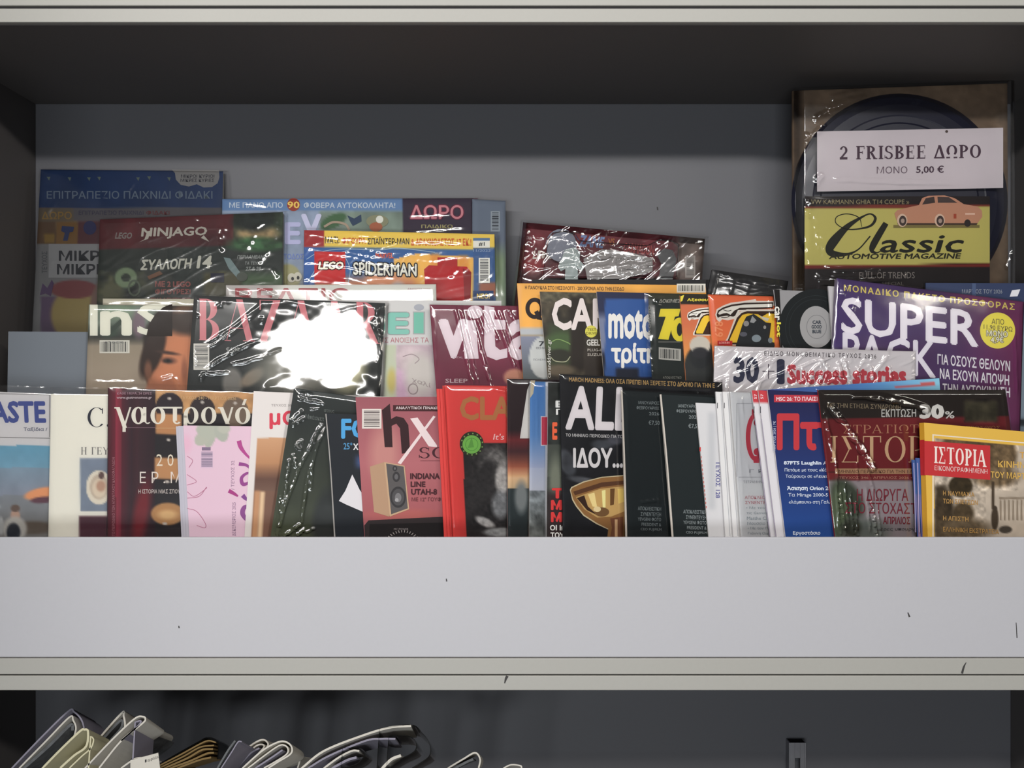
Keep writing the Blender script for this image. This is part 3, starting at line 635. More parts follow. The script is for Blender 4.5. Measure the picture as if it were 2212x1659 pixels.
# magazine and card in front of the disc
def slab(name, x0, y0, x1, y1, off, th, paint, gain, r=0.0, curl=0.0, step=4):
    nx, ny = int((x1-x0)/step), int((y1-y0)/step); X, Y = np.meshgrid(np.linspace(x0, x1, nx), np.linspace(y0, y1, ny)); Yq = Y+r*(X-x0)
    u = (X-x0)/(x1-x0); o = off+curl*(np.clip((u-.9)/.1, 0, 1)**2)+curl*.3*np.clip((.06-u)/.06, 0, 1)**2
    W = it.from_px(X.ravel(), Yq.ravel(), o.ravel()); rgb = paint(X, Yq).c
    v = it.tolocal(W); nb = len(v); B = it.tolocal(it.from_px(X.ravel(), Yq.ravel(), (o-th).ravel()))
    f = grid_faces(nx, ny).tolist(); f2 = [[a+nb, d+nb, c_+nb, b+nb] for a, b, c_, d in f]
    e = []; T = lambda i, j: j*nx+i
    ring = [T(i, 0) for i in range(nx)]+[T(nx-1, j) for j in range(1, ny)]+[T(i, ny-1) for i in range(nx-2, -1, -1)]+[T(0, j) for j in range(ny-2, 0, -1)]
    for a, b in zip(ring, ring[1:]+ring[:1]): e.append([b, a, a+nb, b+nb])
    col = np.clip(s2l(ds(rgb.reshape(-1, 3)))*gain, 0, .9); return link_mesh(name, np.concatenate([v, B]), f+f2+e, M_PRINT, it.root, np.concatenate([col, col]))
def paint(x, y):
    c = Cv(x, y, (30,24,24)); c.rect(1700,452,2200,574,(168,158,78),1,-.012); c.rect(1700,446,2200,452,(112,40,30),1,-.012).rect(1700,572,2200,579,(110,30,24),1,-.005); c.rect(2140,600,2200,700,(24,40,70),6); c.noise(60,.15,3,(1700,576,2200,700)); return c
slab('magazine_cover', 1738, 424, 2138, 700, .0185, .0015, paint, 1.3)
slab('price_card', 1765, 284, 2167, 414, .0205, .0004, lambda x, y: Cv(x, y, (160,151,155)).noise(80,.02,3), 1.6, -.02, .001)
it.gain = 1.35
k = Ink().text('2 FRISBEE ΔΩΡΟ',1814,316,2119,345,(62,44,56),serif=True,T=.19,t=.075,sp=1,r=-.012,part='price_lettering').text('ΜΟΝΟ',1894,360,1960,375,(92,76,86),.0,part='price_lettering',r=-.01).text('5,00 €',1979,358,2039,376,(66,48,60),.03,part='price_lettering',r=-.01).ell(2045,284,3,3,(70,56,50),'staple')
it.ink(k, base=.0207)
k = Ink().text('VW KARMANN GHIA T14 COUPE »',1752,431,1964,441,(128,116,84),.005)
Cs = [(1862,490,1),(1855,470,2),(1830,462,2),(1808,468,2),(1806,482,2),(1825,494,2),(1850,495,3),(1880,488,5),(1891,472,6),(1880,462,3),(1860,470,5),(1830,490,12),(1802,520,20),(1792,538,18),(1800,548,14),(1830,549,6),(1855,538,3),(1880,510,3)]
k.stroke(Cs, 5, (30,30,24), 'title_lettering').stroke([(1914,482,12),(1900,505,14),(1886,530,14),(1884,542,9),(1894,546,3),(1906,540,2)], 8, (30,30,24), 'title_lettering')
k.text('assic',1898,508,2076,546,(30,30,24),.02,it=.3,part='title_lettering').text('AUTOMOTIVE MAGAZINE',1790,548,2074,560,(40,38,26),.04,it=.25,r=-.004).text('FULL OF TRENDS',1856,588,1976,602,(112,104,100),0,r=-.005).text('SPECIAL',1905,609,1952,616,(90,84,80),0)
# the car picture
k.poly([(1932,461),(1938,454),(1962,448),(1985,443),(1992,428),(2005,423),(2040,422),(2062,428),(2082,441),(2112,446),(2121,455),(2122,468),(2112,482),(2085,488),(2040,486),(1990,486),(1945,484),(1936,474)],(172,118,92))
k.poly([(2000,428),(2018,425),(2020,438),(1992,442)],(60,48,46)).poly([(2025,425),(2050,426),(2068,438),(2026,438)],(66,54,52)).poly([(1938,482),(2112,482),(2108,489),(1942,488)],(60,44,36)).rect(1930,486,2116,492,(108,96,52))
for a in (1949,2030): k.ell(a,476,11,14,(190,160,140)).ell(a+1,477,8,11,(60,48,46)).ell(a+1,477,4,5,(150,130,120))
k.ell(2090,482,7,8,(40,34,34)).rect(2060,462,2066,472,(150,60,40)).rect(2085,460,2106,464,(200,160,140))
it.ink(k, gain=1.3, base=.0187)
it.wrap(700, 25, [(1785,225,1840,210,7,2.4),(1800,240,1850,222,7,2.4),(1770,250,1815,240,7,2.2),(1745,270,1775,255,7,2),(1745,300,1765,280,6,2),(1950,240,1970,225,5,1.6),(2084,218,2086,232,5,1.6),(1780,396,2040,404,5,1.2),(1716,340,1730,300,6,2),(1745,400,1762,385,6,2),(1712,430,1740,455,7,2.4),(1710,460,1735,472,6,2.2),(1780,598,1880,590,6,2.4,3),(1750,612,1900,606,6,2.4,-3),(1760,585,1900,580,6,1.6),(1745,600,1800,618,6,2.2),(1840,610,1940,600,5,1.8),(2150,590,2165,540,6,1.8),(1740,440,2130,436,4,.8),(1720,520,1730,600,6,1.5)], .0006, (1,3,2), 80, .0262, 2.2, streaks=[(1780,228,1850,208,5,1.5,2),(1790,240,1855,224,5,1.5),(1765,255,1812,238,4,1.5),(1745,275,1772,256,4,1.5),(1740,306,1756,285,3,1),(1716,345,1724,330,3,1),(1785,397,1960,404,2.2,1),(1775,598,1880,592,3,1.2,3),(1752,612,1860,605,4,1.2,-3),(1745,604,1800,618,4,1.2),(1840,612,1920,606,2.5,1),(1745,480,1750,560,2.5,1),(1758,520,1762,575,2,1),(1712,455,1736,470,3,1),(1708,440,1730,446,3,1),(1745,408,1762,392,3,1),(2084,220,2086,232,2.5,1),(1740,447,2000,440,1.6,.8)])
# ------------------------------------------------------------------ middle row
GM = 'magazines in the middle row'
W_ = (200,198,196)
it = Item('magazine', (2000,611), (2280,612), (2005,900), 1.0880, 0, 5, MB_, .0022, 'dark blue magazine behind the purple cover at the right end', 'magazine', GM)
it.cover(lambda x, y: Cv(x, y, (42,52,82)).rect(2150,700,2400,960,(104,118,130),60).rect(2180,905,2400,920,(40,44,50),6), 930, 5, 1.35); it.pages()
it.ink(Ink().text('ΜΑΡΤΙΟΣ ΤΟΥ 2026',2078,625,2165,634,(120,124,132),.0).poly([(2186,627),(2204,625),(2198,640),(2181,641)],(190,190,196)).rect(2100,612,2108,660,(60,74,106)))
# blank divider card
it = Item('divider_card', (18,716), (192,717), (16,840), 1.0750, 2, 6, MB_, .002, 'blank grey card standing at the far left end of the middle row', 'card')
it.cover((104,110,118), 860, 8, 1.3, spine=(90,95,100), name='card_face'); it.pages(name='card_core')
it = Item('magazine', (222,645), (640,647), (222,800), 1.0820, 4, 6, MB_, .0022, 'magazine showing only a pale top strip behind the woman portrait cover', 'magazine', GM)
it.cover(lambda x, y: Cv(x, y, (176,170,150)), 860, 8, 1.15); it.pages(); it.wrap(860, 31, [(230,649,400,651,4,1)], .0004, (3,4,3))
it = Item('magazine', (192,658), (600,664), (186,832), 1.0780, 5, 6, MB_, .0022, 'fashion magazine with half a woman\'s face and large pale title letters', 'magazine', GM)
def paint(x, y):
    c = Cv(x, y, (146,132,114)); c.vg(640,(92,102,88),700,(96,108,96)); c.noise(45,.35,3,(180,640,420,725)); c.vg(700,(96,104,92),728,(40,44,38)); c.vg(728,(46,46,40),748,(146,132,112)); c.vg(748,(142,128,108),840,(156,140,122)); c.ell(255,672,40,20,(110,128,104),.8).ell(235,715,20,14,(50,66,52),.8).poly([(228,715),(262,688),(270,692),(238,724)],(44,58,46)); c.ell(300,700,14,30,(110,90,100),.6)
    c.ell(382,745,72,88,(38,26,20),.10); c.ell(340,790,28,60,(44,28,22),.2); c.ell(375,800,58,88,(176,110,74),.12); c.ell(392,775,50,60,(190,120,80),.5); c.ell(330,760,22,60,(48,30,22),.3,20); c.ell(398,690,40,32,(54,36,26),.5); c.ell(395,668,22,8,(96,66,44),.8,-10); c.ell(348,850,34,40,(168,104,72),.2)
    c.ell(362,762,24,3.5,(70,44,34),.9,8); c.ell(364,779,16,7,(110,66,50),.8,4); c.ell(362,780,10,4.5,(52,40,34),.5,4); c.ell(363,779,3.5,3.5,(20,16,16),.5); c.ell(346,812,14,12,(196,124,86),1); c.ell(398,800,6,26,(150,90,62),.9); c.ell(320,800,8,20,(120,76,54),.8); return c
it.cover(paint, 850, 2.5, 1.2); it.pages()
k = Ink().rect(194,658,211,725,(206,204,188)).text('n',216,671,285,725,(206,204,188),.035,part='title_lettering').text('S',296,656,366,725,(206,204,188),.03,part='title_lettering')
k.bars(215,735,280,763,(40,40,40),(196,192,180)).text('9 771106 852003',228,737,266,742,(90,90,90),0)
# hair covers part of the title
k.poly([(322,700),(316,726),(372,726),(372,656),(352,664),(335,680)],(40,28,22))
it.ink(k); it.wrap(850, 33, [(196,670,190,740,4,1.5),(190,670,186,720,4,1.4),(345,820,375,812,5,1.5),(380,815,385,835,4,1.5),(190,826,300,826,4,1)], .0004, (4,3,8))
it = Item('magazine', (488,616), (942,614), (488,700), 1.0820, 4, 6, MB_, .0022, 'bagged white magazine behind the dark fashion cover, its red-lettered top in strong glare', 'magazine', GM)
it.cover(lambda x, y: Cv(x, y, (166,160,156)).rect(600,600,960,700,(196,196,188),30), 860, 6, 1.1); it.pages()  # paler right part is film glare put into the cover colour
k = Ink().text('ΒΕΛΤΙΟ',508,622,760,660,(156,70,74),.02,part='title_lettering').text('ΑΝΟΙΞΗ 2026',880,622,930,627,(150,100,110),.0)
it.ink(k); it.wrap(860, 35, [(560,620,600,640,6,1.5),(690,620,720,650,6,2),(700,618,740,650,6,2),(500,625,540,640,5,1.2)], .0012, (3,3,3), 80, .002, glare=(790,636,130,60), mat_=M_FILM3)
# pale pattern magazine
it = Item('magazine', (640,648), (1083,650), (640,840), 1.0760, 5, 6, MB_, .0022, 'white craft magazine with mint green letters behind the purple-red cover', 'magazine', GM)
def paint(x, y):
    c = Cv(x, y, (184,182,180)); c.rect(830,744,856,870,(170,176,150),2).ell(846,822,10,26,(176,160,84),.7).rect(857,744,940,870,(172,150,158),2).ell(884,770,26,22,(186,166,170),.8).rect(857,800,880,870,(180,142,168),14).noise(12,.08,4,(857,744,940,870)); c.ell(908,808,34,44,(178,170,164),.6); return c
it.cover(paint, 860, 3.5, 1.2); it.pages()
k = Ink().text('Ε',838,675,884,722,(112,176,160),.07,out=(150,150,150),ow=2,part='title_lettering').rect(892,673,918,722,(150,150,150)).rect(894,675,915,720,(100,172,150)).ell(905,664,11,7,(150,152,160)).text('ΛΕΙ',690,675,832,722,(112,176,160),.07,part='title_lettering')
k.text('ΤΗΣ ΑΝΟΙΞΗΣ ΤΑ',812,729,926,740,(176,116,122),.01).ringe(892,840,11,12,2,(140,124,126)).text('χαλί',890,814,930,826,(150,136,136),.0,r=.35).stroke([(870,770),(890,765),(905,775),(896,785)],1.5,(150,132,136))
it.ink(k)
# dark fashion cover in creased film: the one that throws the lamp back
it = Item('magazine', (419,638), (832,655), (404,838), 1.0700, 6, 6.2, MB_, .0022, 'black fashion magazine in creased clear film with tall pink serif title and bright glare', 'magazine', GM, clear=.002)
def paint(x, y):
    c = Cv(x, y, (28,32,31)); c.noise(30,.2,3); c.ell(502,828,22,34,(112,108,102),.4).ell(545,815,30,14,(130,114,96),.5,-35).ell(640,800,90,60,(120,118,108),.7).ell(750,790,40,60,(170,164,130),.6); return c
it.cover(paint, 860, 3, 1.2); it.pages()
k = Ink().text('BAZAAR',430,645,822,735,(200,116,122),serif=True,T=.2,t=.018,S=.02,gap=.2,r=.02,part='title_lettering').text('€4,40',488,750,517,759,(150,150,146),.03).bars(418,742,452,799,(70,70,70),(196,192,182),vert=False)
it.ink(k)
it.wrap(860, 37, [(440,745,580,640,4.5,1.6,8),(445,755,570,655,4.5,1.6,8),(440,800,560,735,5,2.2,-3),(500,788,610,752,5,2.0,5),(450,808,500,806,4,1.5),(434,825,452,805,5,2.2,-6),(466,665,480,640,4,1.6,6),(478,665,492,642,4,1.6,-4),(490,655,512,638,5,1.6),(564,685,568,700,5,2),(816,660,826,780,5,2.4,5),(806,700,826,730,5,2.2),(812,790,826,760,4,2),(720,675,800,655,4,1),(600,640,640,655,8,1.5),(417,690,430,680,5,1.6),(820,655,800,720,4,1.6)], .0011, (5,4,7), 105, .0028, 2.6, glare=(715,752,138,128), mat_=M_FILM3, streaks=[(442,745,575,643,1.7,1,8),(452,752,572,658,1.7,1,8),(440,800,560,737,1.8,1,-3),(500,788,608,754,2,1,4),(450,809,500,806,1.6,1),(466,664,480,642,1.8,1,6),(478,664,490,643,1.8,1,-4),(494,652,512,638,3,1),(566,684,563,700,3,1),(416,760,424,788,4,1),(417,692,430,682,3,1)])
it = Item('magazine', (928,658), (1340,664), (943,852), 1.0720, 6, 6, MB_, .0022, 'purple-red health magazine in clear film with large white lower-case title', 'magazine', GM, clear=.0045)
it.cover(lambda x, y: Cv(x, y, (112,30,56)).ell(1112,815,24,18,(186,128,104),.3).noise(120,.12,2), 860, 3.5, 1.25, spine=(112,30,56)); it.pages()
k = Ink().text('v',946,689,1013,775,(206,190,196),.05,part='title_lettering').rect(1004,692,1034,775,(206,190,196),it=-.08).ell(1026,674,17,14,(206,190,196)).poly([(1046,660),(1068,664),(1068,690),(1092,692),(1092,712),(1068,712),(1070,748),(1080,756),(1096,752),(1096,772),(1072,778),(1052,770),(1046,750)],(206,190,196))
k.text('a',1098,689,1160,778,(206,190,196),.05,part='title_lettering').text('VITAL',980,770,1000,774,(180,150,160),0).text('SLEEP',962,818,1010,827,(196,170,176),.02)
it.ink(k)
it.wrap(870, 39, [(982,660,1022,836,4,2.2),(994,660,1034,836,4,1.8),(1010,662,1062,836,4.5,2.2),(1018,662,1046,725,4,1.8),(1032,662,1058,720,4,1.6),(1048,664,1075,740,4,1.6),(1066,664,1118,812,4.5,2.2),(1078,664,1124,800,4,1.8),(1094,664,1118,700,4,1.6),(936,665,940,830,4,1.6)], .0006, (3,3,5), 80, step=2, streaks=[(983,662,1022,838,2.2,1.2,3),(996,664,1034,836,2,1),(1010,664,1062,838,2.6,1.2),(1020,662,1048,722,2,1),(1034,662,1058,716,2,1),(1050,664,1076,735,2,1),(1068,664,1120,812,2.6,1.2),(1080,664,1122,795,1.6,1),(1096,664,1116,700,2,1)])
it = Item('magazine', (1117,612), (1524,616), (1131,830), 1.0700, 6, 6, MB_, .0022, 'orange magazine with black round title letter and barcode at its top right corner', 'magazine', GM)
def paint(x, y):
    c = Cv(x, y, (228,156,58)); c.rect(1100,708,1560,724,(160,162,166),3).rect(1100,724,1560,900,(112,122,130),5).vg(726,(116,120,142),830,(76,84,84),1100,1560); c.ell(1176,772,33,46,(176,178,176),.05).noise(60,.1,4); c.rect(1110,615,1126,708,(222,156,80),4); return c
it.cover(paint, 850, 4, 1.15, spine=(222,156,70)); it.pages()
k = Ink().text('Η ΠΑΝΟΥΚΛΑ ΣΤΟ ΜΕΣΟΛΟΓΓΙ - 200 ΧΡΟΝΙΑ ΑΠΟ ΤΗΝ ΕΞΟΔΟ',1134,617,1348,625,(70,50,36),.03,r=.015).ringe(1155,666,20,23,9,(40,30,30)).poly([(1154,674),(1162,670),(1168,682),(1172,692),(1160,690)],(40,30,30))
k.bars(1462,613,1524,632,(50,48,46),(206,200,188)).text('73',1164,737,1186,748,(60,60,66),.04).text('ΘΕΜΑΤΑ',1158,749,1186,754,(90,90,96),.0).text('ΠΟΛΕΜΟΣ',1152,775,1186,779,(120,120,124),0)
it.ink(k)
it = Item('magazine', (1166,630), (1560,638), (1184,825), 1.0620, 7.5, 6, MB_, .0022, 'car magazine with white capital title over a forest track', 'magazine', GM)
def paint(x, y):
    c = Cv(x, y, (66,58,44)); c.noise(16,.5,3).noise(40,.5,5,None,(30,26,20)); c.rect(1170,625,1420,650,(84,78,60),14).noise(9,.5,12,(1170,625,1330,655)); c.rect(1184,700,1240,790,(52,62,38),16).ell(1212,740,32,22,(62,84,46),.5).ell(1208,768,26,14,(40,40,30),.4); c.rect(1232,640,1264,800,(34,26,20),10); c.ell(1210,800,34,12,(92,80,62),.6); c.rect(1262,752,1340,850,(46,38,32),8); return c
it.cover(paint, 840, 2.5, 1.15, spine=(205,200,192)); it.pages()
k = Ink().text('CAR',1192,643,1318,713,(214,200,196),.045,r=.01,part='title_lettering').ell(1277,716,13,13,(206,196,70)).text('TEST',1268,709,1288,715,(110,100,30),.02).text('DRIVE',1266,717,1290,723,(110,100,30),.02)
k.text('GEELY',1267,733,1304,747,(200,194,186),.04).text('PLUG-IN',1269,753,1305,759,(170,160,150),.02).text('SUZUKI',1269,763,1306,769,(170,160,150),.02)
k.stroke([(1192,738),(1206,733),(1226,740),(1232,744)],2,(120,150,84)).stroke([(1190,772),(1200,780),(1222,781),(1232,770)],2,(150,150,120)).text('caranddriver.gr',1182,732,1192,816,(190,186,178),.02,rot=90)
it.ink(k)
it = Item('magazine', (1289,630), (1690,640), (1305,815), 1.0620, 7.5, 6, MB_, .0022, 'dark blue motorcycle magazine with white lower-case title in two lines', 'magazine', GM)
def paint(x, y):
    c = Cv(x, y, (30,36,66)); c.rect(1280,680,1315,760,(104,112,140),20).rect(1280,765,1330,850,(22,24,34),14).rect(1307,646,1560,812,(38,76,142),2,.01); c.rect(1330,795,1380,830,(20,26,44),6); return c
it.cover(paint, 840, 4, 1.2, spine=(200,192,186)); it.pages()
k = Ink().text('moto',1314,668,1412,732,(212,208,202),.05,r=.02,part='title_lettering').text('τρίτη',1320,740,1418,795,(212,208,202),.05,r=.01,part='title_lettering')
it.ink(k)
it = Item('magazine', (1401,633), (1790,640), (1409,820), 1.0620, 7.5, 6, MB_, .0022, 'black motoring magazine in film with slanted yellow title letter', 'magazine', GM)
it.cover(lambda x, y: Cv(x, y, (30,37,34)).rect(1400,630,1800,646,(52,52,36),8), 840, 5, 1.25, spine=(60,64,60)); it.pages()
k = Ink().text('ΔΟΚΙΜΕΣ',1423,646,1470,654,(150,146,136),.04,it=.2).poly([(1427,667),(1470,667),(1466,683),(1458,684),(1444,734),(1422,732),(1438,684),(1423,684)],(214,196,40)).ringe(1468,712,18,26,12,(214,196,40)).rect(1422,737,1470,740,(90,90,86)).bars(1423,750,1471,776,(50,52,50),(170,166,158),r=.08).text('ΑΠΟΚΛΕΙΣΤΙΚΟ',1432,813,1472,818,(150,150,140),0)
k.text('AUTOMOTO',1400,660,1406,735,(110,110,104),0,rot=90)
it.ink(k); it.wrap(840, 41, [(1408,725,1404,780,4,2,3),(1402,770,1410,812,4,2),(1412,650,1424,664,4,2,-3),(1400,640,1470,637,4,.8),(1394,640,1398,740,4,1.2)], .0008, (9,3,3), 60)
def eagle(k, ox, oy, s, rider=True):
    q = lambda pts: [(ox+a*s, oy+b*s) for a, b in pts]
    k.poly(q([(-3,18),(0,6),(14,-2),(30,-8),(60,-12),(84,-16),(86,-12),(125,-12),(125,-2),(50,10),(44,26),(24,30),(12,28),(6,34),(0,28)]),(206,200,190)).poly(q([(0,18),(3,9),(14,2),(32,-4),(60,-8),(122,-9),(122,4),(46,8),(40,20),(36,22),(22,20),(8,22),(2,24)]),(46,32,26))
    k.poly(q([(3,16),(6,11),(14,6),(32,0),(60,-4),(120,-6),(120,1),(50,3),(38,9),(30,18),(22,14),(14,15),(8,18)]),(210,206,196)).stroke(q([(14,7),(24,10),(32,8)]),1.5*s,(50,40,34)).stroke(q([(4,24),(8,18),(22,16),(28,20),(20,24),(10,24)]),1.6*s,(50,36,30))
    k.poly(q([(18,76),(24,66),(40,22),(52,10),(66,6),(125,6),(125,86),(18,84)]),(206,196,184)).poly(q([(23,76),(44,24),(54,14),(66,10),(125,10),(125,82),(23,82)]),(56,34,24))
    k.poly(q([(28,72),(48,28),(56,18),(68,15),(90,17),(98,22),(110,15),(125,16),(125,78),(113,76),(118,36),(104,34),(98,42),(90,34),(80,32),(70,38),(52,78),(30,78)]),(220,178,36))
it = Item('magazine', (1469,638), (1800,645), (1482,820), 1.0620, 7.5, 6, MB_, .0022, 'orange motorcycle magazine with white eagle logo, the rear one of the two', 'magazine', GM)
def paint(x, y):
    c = Cv(x, y, (196,96,58)); c.vg(700,(196,96,58),790,(214,142,58)); c.rect(1460,630,1900,658,(36,32,26),2); c.ell(1520,800,44,60,(40,42,42),.1).ell(1513,770,24,26,(34,36,38),.2).ell(1512,746,22,20,(176,168,154),.1).ell(1512,762,18,12,(40,40,44),.3); return c
it.cover(paint, 840, 3, 1.2, spine=(206,130,90)); it.pages()
k = Ink(); k.text('Αξεσουάρ',1484,644,1545,652,(210,190,50),.05,it=.1).poly([(1470,640),(1478,637),(1474,650),(1470,652)],(210,190,50)); eagle(k,1486,672,.62)
it.ink(k)
it = Item('magazine', (1530,636), (1860,646), (1543,800), 1.0620, 7.5, 6, MB_, .0022, 'orange motorcycle magazine with white eagle logo and rider, the front one of the two', 'magazine', GM)
def paint(x, y): return Cv(x, y, (216,98,54)).vg(690,(214,98,54),760,(222,120,60))
it.cover(paint, 840, 4, 1.2, spine=(226,150,90)); it.pages()
k = Ink(); eagle(k,1548,662,1.0); k.poly([(1590,745),(1604,700),(1612,684),(1628,678),(1646,690),(1664,704),(1660,730),(1674,745),(1672,752),(1588,752)],(40,42,44)).poly([(1625,682),(1634,692),(1628,698),(1620,696)],(150,150,150)).ell(1612,699,6,6,(140,136,134)).ell(1634,731,10,8,(130,140,146)).ell(1606,722,8,5,(90,90,100)).ell(1652,707,3,4,(150,146,140)).poly([(1640,682),(1662,688),(1658,694),(1648,690)],(190,184,170)).ell(1664,735,5,6,(120,126,130))
k.text('678',1544,694,1562,728,(226,140,90),.03,rot=90).rect(1550,736,1582,746,(190,40,40)).text('ΔΟΚΙΜΗ',1553,738,1576,743,(220,170,160),.02)
it.ink(k); it.wrap(840, 42, [(1660,640,1666,700,4,1)], .0005, (2,2,2))
it = Item('magazine', (1670,626), (1960,637), (1688,760), 1.0620, 7.5, 6, MB_, .0022, 'grey magazine with a large black vinyl record on its cover and black spine', 'magazine', GM)
it.cover((132,130,132), 840, 4, 1.2, spine=(20,20,20)); it.pages()
k = Ink().poly([(1672,626),(1684,626),(1691,760),(1688,760)],(24,22,22)).ell(1762,708,80,84,(22,26,28),n=60).ringe(1762,708,66,70,1,(34,40,42)).ringe(1762,708,58,62,1,(34,40,42)).poly([(1795,650),(1860,690),(1860,790),(1800,690)],(132,130,132)).ell(1764,706,36,45,(140,138,138),rot=-6).ringe(1764,706,22,26,1.2,(108,106,108)).text('CAR',1755,692,1774,700,(50,56,66),.06).text('GOOD',1753,702,1775,710,(50,56,66),.06).text('BLUE',1755,712,1774,720,(50,56,66),.06)
k.text('car',1673,662,1684,692,(210,206,196),.04,rot=-90,part='title_lettering').text('lot',1678,696,1687,728,(214,200,50),.04,rot=-90,part='title_lettering')
it.ink(k)
it = Item('magazine', (1789,618), (2040,634), (1800,760), 1.0620, 7.5, 6, MB_, .0022, 'pale magazine seen as a thin edge beside the purple cover', 'magazine', GM)
it.cover((178,174,176), 840, 6, 1.1); it.pages()
it = Item('magazine_pack', (1808,601), (2212,652), (1800,757), 1.0620, 5, 6, MB_, .006, 'purple bagged value pack with huge white capital title and yellow price circle', 'magazine', clear=.002)
def paint(x, y):
    c = Cv(x, y, (68,48,94)); c.hg(1800,(66,48,98),2040,(76,50,98)); c.hg(2040,(76,50,98),2190,(104,40,82)); c.hg(2190,(104,40,82),2330,(112,40,80)); c.ell(2140,640,80,26,(112,50,92),.9,8); c.noise(90,.12,3); c.rect(1840,740,2030,900,(74,46,90),40); return c
it.cover(paint, 930, 3.5, 1.3, spine=(120,110,130)); it.pages()
k = Ink().text('ΜΟΝΑΔΙΚΟ ΠΑΚΕΤΟ ΠΡΟΣΦΟΡΑΣ',1823,614,2192,629,(206,186,84),.03,r=.112,sp=1.25)
k.text('SUPER',1817,640,2114,720,(212,206,212),.03,r=.105,part='title_lettering').text('PACK',1820,716,2022,796,(206,200,208),.025,r=.11,part='title_lettering')
k.ell(2155,714,38,39,(214,200,66)).text('ΑΠΟ',2142,688,2169,700,(100,90,60),.01,r=.06).text('11,90 ΕΥΡΩ',2125,700,2187,712,(100,90,60),.01,r=.1).text('ΜΟΝΟ',2131,713,2177,726,(216,212,190),.03,r=.06,out=(110,100,80),ow=1).text('4,9€',2140,727,2168,742,(216,212,190),.03,out=(110,100,80),ow=1)
k.text('ΓΙΑ ΟΣΟΥΣ ΘΕΛΟΥΝ',2025,764,2182,787,(206,200,206),.03,r=.10).text('ΝΑ ΕΧΟΥΝ ΑΠΟΨΗ',2030,795,2180,818,(206,200,206),.03,r=.10).text('ΤΗΝ ΑΥΤΟΚΙΝΗΣΗ',2036,828,2182,850,(206,200,206),.03,r=.06)
it.ink(k); it.wrap(930, 44, [(1809,605,1803,750,4,1.6),(1815,640,1835,610,5,1.2),(1830,690,1850,640,5,1),(2190,700,2196,860,5,1.2)], .0006, (3,3,2), 80)
# ------------------------------------------------------------------ front row
GF = 'magazines in the front row'
FY = 0.994
def fitem(TL, TR, BL, label, t=.003, yaw=5, lean=4, Y=FY, clear=.0008, name='magazine', group=GF, cat='magazine'):
    if yaw >= 3: t = min(t, .002) if t < .008 else t; yaw = 7 if TL[0] < 700 else 10.5; lean = 5; Y = FY-(0 if TL[0] < 700 else .006)
    return Item(name, TL, TR, BL, Y, yaw, lean, FB, t, label, cat, group, clear=clear)
# wide white pack behind the black covers, and the cyan-topped one
it = fitem((1544,747), (1978,759), (1541,845), 'white bagged magazine titled in navy numerals and red condensed letters, behind the black magazines', .0025, 1, 5, 1.020, .0015)
it.cover((188,182,184), 1170, 4, 1.2); it.pages()
k = Ink().text('ΕΙΔΙΚΟ ΜΟΝΟΘΕΜΑΤΙΚΟ ΤΕΥΧΟΣ 2026',1651,758,1893,768,(84,76,80),.02,r=.028,sp=1.4).text('30',1584,771,1640,828,(42,44,66),.06,part='title_lettering').rect(1647,801,1673,803,(70,60,72)).rect(1659,786,1661,818,(70,60,72)).text('1',1678,776,1695,830,(42,44,66),.06,part='title_lettering')
k.text('Success stories',1700,786,1958,830,(176,56,66),.07,r=.01,part='title_lettering')
it.ink(k)
it.wrap(1170, 51, [(1555,820,1550,842,4,2),(1572,812,1568,842,4,2),(1770,770,1790,800,5,1.6),(1810,780,1830,835,7,2.4,4),(1822,775,1835,820,6,2.2),(1760,800,1740,838,5,2),(1780,800,1765,836,5,2),(1850,790,1856,815,5,1.8),(1880,790,1886,820,4,1.8),(1700,790,1712,825,4,1.5),(1730,790,1742,825,4,1.5),(1920,790,1926,822,4,1.8),(1650,760,1900,764,4,.8)], .0008, (3,3,3), 46, .0015, 2.0, ridg=.0008, streaks=[(1553,820,1549,842,3,1),(1572,814,1568,842,3,1),(1768,778,1778,800,2,1),(1772,800,1768,835,2,1),(1812,788,1830,838,5,1.5,3),(1800,805,1826,836,6,1.5),(1826,800,1836,830,3,1),(1758,806,1744,838,2,1),(1786,808,1776,836,2,1),(1850,795,1853,815,2,1),(1880,795,1884,818,2,1),(1705,790,1712,800,2,1),(1738,790,1744,830,2,1),(1920,795,1924,820,2,1),(1690,840,1800,836,3,1)])
it = fitem((1640,843), (2029,817), (1655,1160), 'thin magazine with blue to cyan top edge rising to the right', .0012, 1, 5, 1.024, .0003)
it.cover(lambda x, y: Cv(x, y, (70,100,170)).hg(1640,(50,70,150),1860,(66,120,186)).hg(1860,(66,120,186),2060,(124,186,204)).poly([(1860,838),(2020,826),(2022,832),(1900,838)],(176,80,80)), 880, 4, 1.2); it.pages()
# left to right
it = fitem((-104,842), (318,860), (-108,1160), 'white travel magazine with blue capitals and sea photo, farthest left in the front row', .003, 3)
def paint(x, y):
    c = Cv(x, y, (188,184,184)); c.vg(962,(92,146,170),1010,(108,152,174)); c.vg(1010,(122,142,158),1070,(128,134,148)); c.vg(1070,(124,128,134),1180,(112,108,104)); c.rect(-200,955,10,963,(188,184,184)); c.noise(30,.06,3,(-200,962,400,1200))
    c.ell(88,1066,36,12,(214,142,92),.3,-12); c.ell(92,1080,26,7,(96,60,72),.4,-4); c.ell(70,1140,50,14,(96,84,74),.5); c.ell(33,1114,10,15,(176,140,120),.3); c.ell(33,1098,10,8,(96,76,66),.4); c.ell(32,1142,26,26,(170,166,160),.3); c.ell(29,1150,15,20,(34,38,48),.3); c.ell(2,1136,6,20,(160,160,160),.4); return c
it.cover(paint, 1170, 3, 1.15); it.pages()
